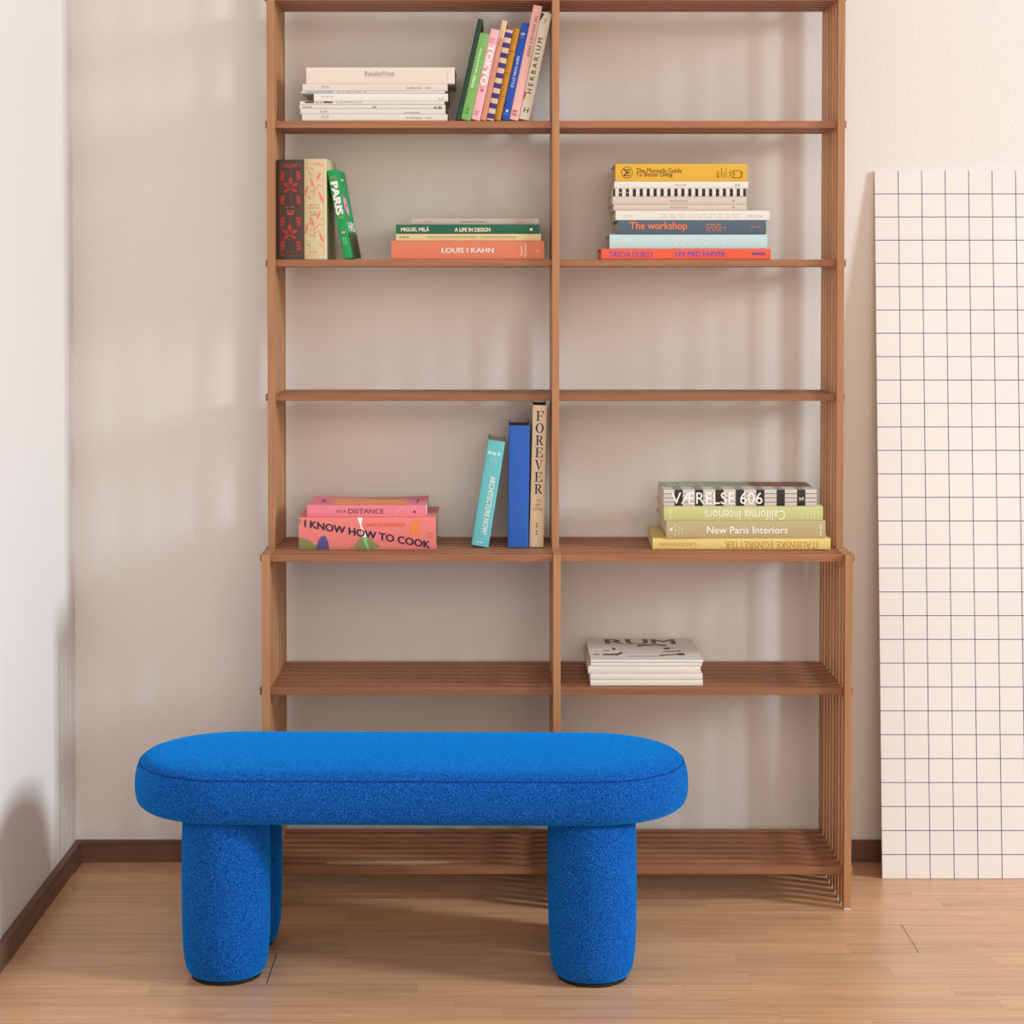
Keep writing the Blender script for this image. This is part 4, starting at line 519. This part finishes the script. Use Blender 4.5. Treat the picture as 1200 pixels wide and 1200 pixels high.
def glyph_mesh(s, bold=0.0, serif=False):
    """outline of a line of lettering as (verts, faces) fitted to the unit square"""
    key_ = (s, bold, serif)
    if key_ in _font_cache: return _font_cache[key_]
    cu = bpy.data.curves.new('lettering', 'FONT')
    cu.body = s
    cu.size = 1.0
    cu.resolution_u = 3
    cu.dimensions = '2D'
    cu.fill_mode = 'BOTH'
    ob = bpy.data.objects.new('lettering', cu)
    COL.objects.link(ob)
    dg = bpy.context.evaluated_depsgraph_get()
    ev = ob.evaluated_get(dg)
    me = ev.to_mesh()
    vs = [(v.co.x, v.co.y) for v in me.vertices]
    fs = [tuple(p.vertices) for p in me.polygons]
    ev.to_mesh_clear()
    bpy.data.objects.remove(ob)
    bpy.data.curves.remove(cu)
    if serif:
        cnt = {}
        for f in fs:
            for i in range(len(f)):
                e = (min(f[i], f[i - 1]), max(f[i], f[i - 1]))
                cnt[e] = cnt.get(e, 0) + 1
        top = max(v[1] for v in vs)
        for (a, b), c in cnt.items():
            ax, ay, bx, by = vs[a][0], vs[a][1], vs[b][0], vs[b][1]
            if c == 1 and abs(ay - by) < 0.004 and 0.03 < abs(ax - bx) < 0.2 and (abs(ay) < 0.01 or ay > 0.6 * top):
                h = 0.04 if ay < 0.1 else -0.04
                k = len(vs)
                x0, x1 = min(ax, bx) - 0.055, max(ax, bx) + 0.055
                lf = 0.00001 * (1 + k % 2)
                vs += [(x0, ay, lf), (x1, ay, lf), (x1, ay + h, lf), (x0, ay + h, lf)]
                fs.append((k, k + 1, k + 2, k + 3))
    if bold:
        # heavier strokes: the same outline printed a few times with a tiny shift
        base_v, base_f = list(vs), list(fs)
        for q, (dx, dy) in enumerate(((bold, 0), (-bold, 0), (0, bold * 0.6), (0, -bold * 0.6))):
            k = len(vs)
            vs += [(v[0] + dx, v[1] + dy, 0.00002 * (q + 2)) for v in base_v]
            fs += [tuple(i + k for i in f) for f in base_f]
    xs = [v[0] for v in vs]; yv = [v[1] for v in vs]
    x0, x1, y0, y1 = min(xs), max(xs), min(yv), max(yv)
    vs = [((v[0] - x0) / (x1 - x0), (v[1] - y0) / (y1 - y0), v[2] if len(v) > 2 else 0.0) for v in vs]
    _font_cache[key_] = (vs, fs)
    return vs, fs

def ell_pts(cx, cy, rx, ry, n=16, a0=0.0, a1=2 * math.pi):
    return [(cx + rx * math.cos(a0 + (a1 - a0) * i / n), cy + ry * math.sin(a0 + (a1 - a0) * i / n)) for i in range(n)]
def ring_quads(cx, cy, rx, ry, ix, iy, a0=0.0, a1=2 * math.pi, n=20):
    out = []
    for i in range(n):
        p, q = a0 + (a1 - a0) * i / n, a0 + (a1 - a0) * (i + 1) / n
        out.append([(cx + rx * math.cos(p), cy + ry * math.sin(p)), (cx + rx * math.cos(q), cy + ry * math.sin(q)),
                    (cx + ix * math.cos(q), cy + iy * math.sin(q)), (cx + ix * math.cos(p), cy + iy * math.sin(p))])
    return out
def rc(x0, y0, x1, y1): return [(x0, y0), (x1, y0), (x1, y1), (x0, y1)]
_E = [rc(.16, 0, .36, 1), rc(.0, .0, .9, .055), rc(.0, .945, .9, 1), [(.9, 1), (.74, .945), (.84, .72), (.9, .72)], rc(.36, .475, .66, .535),
      [(.66, .37), (.72, .37), (.72, .64), (.66, .64)], [(.78, .055), (.96, 0), (.98, .33), (.91, .33)]]
_F = [rc(.16, 0, .36, 1), rc(.0, .0, .56, .055), rc(.0, .945, .95, 1), [(.95, 1), (.78, .945), (.88, .68), (.95, .68)], rc(.36, .475, .68, .535),
      [(.68, .36), (.74, .36), (.74, .65), (.68, .65)]]
SERIF = {'E': _E, 'F': _F,
         'O': ring_quads(.5, .5, .5, .51, .28, .45),
         'R': [rc(.16, 0, .36, 1), rc(0, 0, .52, .055), rc(0, .945, .42, 1)] + ring_quads(.4, .735, .46, .265, .26, .205, -math.pi / 2, math.pi / 2, 14)
              + [[(.42, .5), (.62, .5), (.92, .08), (1.0, .055), (1.0, 0), (.8, 0), (.72, .06)]],
         'V': [[(.08, .97), (.3, .97), (.6, .1), (.52, 0), (.46, 0)], [(.52, 0), (.58, .05), (.9, .97), (.82, .97)], rc(-.04, .95, .42, 1), rc(.66, .95, 1.04, 1)]}

def spine_depth(v, bulge):
    w = 2 * v - 1
    return bulge * w * w + 0.0006 * abs(w) ** 12

def build_book(B):
    L, T, W, ct, ins = B['L'], B['T'], B['W'], B['ct'], B['inset']
    bul, warp = B['bulge'], B['warp']
    ct = min(ct, T * 0.2)
    pose = B['pose']
    if pose == 'lie':
        rot = (0, 0, B['yaw']); ox, oz = 0.0, 0.0
    else:
        rot = (0, math.pi / 2 + R(B['tilt']), B['yaw'])
        ox, oz = -L / 2, (-T if pose == 'right' else 0.0)
    root = empty(B['name'], B['loc'], rot)
    tag(root, B['label'], B['cat'], B['group'])
    def pos(x, y, z):
        zz = z
        if warp: zz = z * (1 + warp * ((2 * x / L) ** 2 - 0.35) * y / W)
        return (x + ox, y, zz + oz)
    # cover: one C-shaped wrap of front board, spine and back board
    N = 14
    outer = [(W, 0.0)] + [(spine_depth(i / N, bul), i / N * T) for i in range(N + 1)] + [(W, T)]
    yi = bul + 0.0006 + ct
    inner = [(W, T - ct), (yi, T - ct), (yi, ct), (W, ct)]
    sect = outer + inner
    xs = [-L / 2 + L * i / 10 for i in range(11)] if warp else [-L / 2, L / 2]
    bm = bmesh.new()
    rows = [[bm.verts.new(pos(x, y, z)) for y, z in sect] for x in xs]
    n = len(sect)
    for a, b in zip(rows, rows[1:]):
        for j in range(n): bm.faces.new((a[j], a[(j + 1) % n], b[(j + 1) % n], b[j]))
    no = len(outer)
    for r in (rows[0], rows[-1]):
        o = r[:no]; i4 = r[no:]
        # boards and spine as an end ring: back board, spine, front board
        bm.faces.new((o[0], o[1], i4[2], i4[3]))
        bm.faces.new([o[1]] + o[2:no - 1] + [i4[1], i4[2]])
        bm.faces.new((o[no - 2], o[no - 1], i4[0], i4[1]))
    bmesh.ops.recalc_face_normals(bm, faces=bm.faces)
    mesh_obj('cover', bm, paper(B['col']), root)
    # pages
    g = 0.0001
    bm = bmesh.new()
    xs2 = [x * (1 - 2 * ins / L) for x in xs]
    sec2 = [(yi + g, ct + g), (W - ins, ct + g), (W - ins, T - ct - g), (yi + g, T - ct - g)]
    rows = [[bm.verts.new(pos(x, y, z)) for y, z in sec2] for x in xs2]
    for a, b in zip(rows, rows[1:]):
        for j in range(4): bm.faces.new((a[j], a[(j + 1) % 4], b[(j + 1) % 4], b[j]))
    bm.faces.new(rows[0]); bm.faces.new(rows[-1])
    bmesh.ops.recalc_face_normals(bm, faces=bm.faces)
    mesh_obj('page_block', bm, page_paper(B['page']), root)
    # lettering and printed marks
    layer = [0]
    def put(name, polys_or_vf, color, face='spine'):
        layer[0] += 1
        lift0 = 0.00016 + 0.00006 * layer[0]
        def at(u, v, up=0.0):
            lift = lift0 + up
            if face == 'spine':
                return pos(-L / 2 + u * L, spine_depth(min(max(v, 0), 1), bul) - lift, v * T)
            p = pos(-L / 2 + u * L, 0.0012 + v * (W - 0.0016), T)
            return (p[0], p[1], p[2] + lift)
        bm = bmesh.new()
        if isinstance(polys_or_vf, tuple):
            vs, fs = polys_or_vf
            bv = [bm.verts.new(p) for p in vs]
            for f in fs:
                try: bm.faces.new([bv[i] for i in f])
                except ValueError: pass
        else:
            for q, pl in enumerate(polys_or_vf):
                bm.faces.new([bm.verts.new((p[0], p[1], 0.000006 * (q % 5))) for p in pl])
        # cut across the thickness so the print follows the rounded spine
        cuts = [(0, i / 12, (0, 1, 0)) for i in range(1, 12)] if face == 'spine' else []
        if warp: cuts += [(i / 10, 0, (1, 0, 0)) for i in range(1, 10)]
        for cx_, cy_, nr in cuts:
            bmesh.ops.bisect_plane(bm, geom=list(bm.verts) + list(bm.edges) + list(bm.faces), dist=1e-6, plane_co=(cx_, cy_, 0), plane_no=nr)
        for v in bm.verts: v.co = at(v.co.x, v.co.y, v.co.z)
        mesh_obj(name, bm, ink(color), root)
    rnd = random.Random(B['label'])
    for m in B['marks']:
        kind, name = m[0], m[1]
        opt = m[-1]
        face = 'top' if opt.get('face') == 'top' else 'spine'
        rt = opt.get('rot', 0)
        if kind in ('text', 'dash', 'serifcaps'):
            s, (u0, u1, v0, v1), color = m[2], m[3], m[4]
            dv = opt.get('dv', 0)
            def place(tx, ty):
                if rt == 180: return (u1 - tx * (u1 - u0), v1 - ty * (v1 - v0))
                if rt == 'up': return (u1 - ty * (u1 - u0), v0 + tx * (v1 - v0))
                if rt == 90: return (u1 - ty * (u1 - u0), v0 + tx * (v1 - v0))
                return (u0 + tx * (u1 - u0), v0 + ty * (v1 - v0) + dv * tx)
            if kind == 'text':
                vs, fs = glyph_mesh(s, opt.get('bold', 0.0), bool(opt.get('serif')))
                put(name, ([place(p[0], p[1]) + (p[2],) for p in vs], fs), color, face)
            elif kind == 'serifcaps':
                k = len(s); polys = []
                pitch = (u1 - u0) / (k - 0.19)
                for i, ch in enumerate(s):
                    for pl in SERIF[ch]:
                        polys.append([(u0 + i * pitch + (1 - y) * pitch * 0.81, v0 + (x * 0.9 + 0.05) * (v1 - v0)) for x, y in pl])
                put(name, polys, color, face)
            else:
                polys = []; x = 0.0
                ws = [rnd.uniform(0.6, 1.5) for _ in range(s)]
                tot = sum(ws) + 0.35 * (s - 1)
                for w in ws:
                    # each word is a few letter-high ticks, too small to read in the photograph
                    k = 1 if s == 1 else max(2, int(w * 2.2))
                    for q in range(k):
                        a = (x + w * q / k) / tot; b = (x + w * (q + (0.66 if k > 1 else 1)) / k) / tot
                        hgt = rnd.uniform(0.7, 1.0) if k > 1 else 1.0
                        polys.append([place(a, 0), place(b, 0), place(b, hgt), place(a, hgt)])
                    x += w + 0.35
                put(name, polys, color, face)
        elif kind == 'rects':
            polys = []
            for (u0, u1, v0, v1) in m[2]:
                polys.append(rc(u0, v0, u1, v1))
            put(name, polys, m[3], face)
        elif kind == 'poly':
            put(name, m[2], m[3], face)
        elif kind == 'ell':
            polys = []
            H_ = T if face == 'spine' else W
            for (u, v, ru, rv, ang) in m[2]:
                pts = []
                for i in range(10):
                    a = 2 * math.pi * i / 10
                    dx, dy = rv * math.cos(a), ru * math.sin(a)       # across, along
                    x_ = dx * math.cos(ang) - dy * math.sin(ang)
                    y_ = dx * math.sin(ang) + dy * math.cos(ang)
                    pts.append((u + y_ / L, v + x_ / H_))
                polys.append([(p, min(max(q, 0.01), 0.99)) for p, q in pts])
            put(name, polys, m[3], face)
        elif kind == 'ring':
            polys = []
            for (u, v, ru, rv) in m[2]:
                w = opt['rw']
                polys += ring_quads(u, v, ru / L, rv / T, (ru - w) / L, (rv - w) / T, n=24)
            put(name, polys, m[3], face)
        elif kind == 'star':
            polys = []
            for (u, v, r) in m[2]:
                pts = []
                for i in range(10):
                    a = math.pi * i / 5; q = r if i % 2 == 0 else r * 0.42
                    pts.append((u - q * math.cos(a) / L, v + q * math.sin(a) / T))
                polys.append(pts)
            put(name, polys, m[3], face)
        elif kind == 'stroke':
            polys = []; w = opt['sw'] / 2
            for ln in m[2]:
                for (a, b), (c, d) in zip(ln, ln[1:]):
                    dx, dy = (c - a) * L, (d - b) * T
                    k = math.hypot(dx, dy) or 1
                    nx, ny = -dy / k * w / L, dx / k * w / T
                    polys.append([(a + nx, b + ny), (c + nx, d + ny), (c - nx, d - ny), (a - nx, b - ny)])
            put(name, polys, m[3], face)
    return root

for B in BOOKS:
    build_book(B)
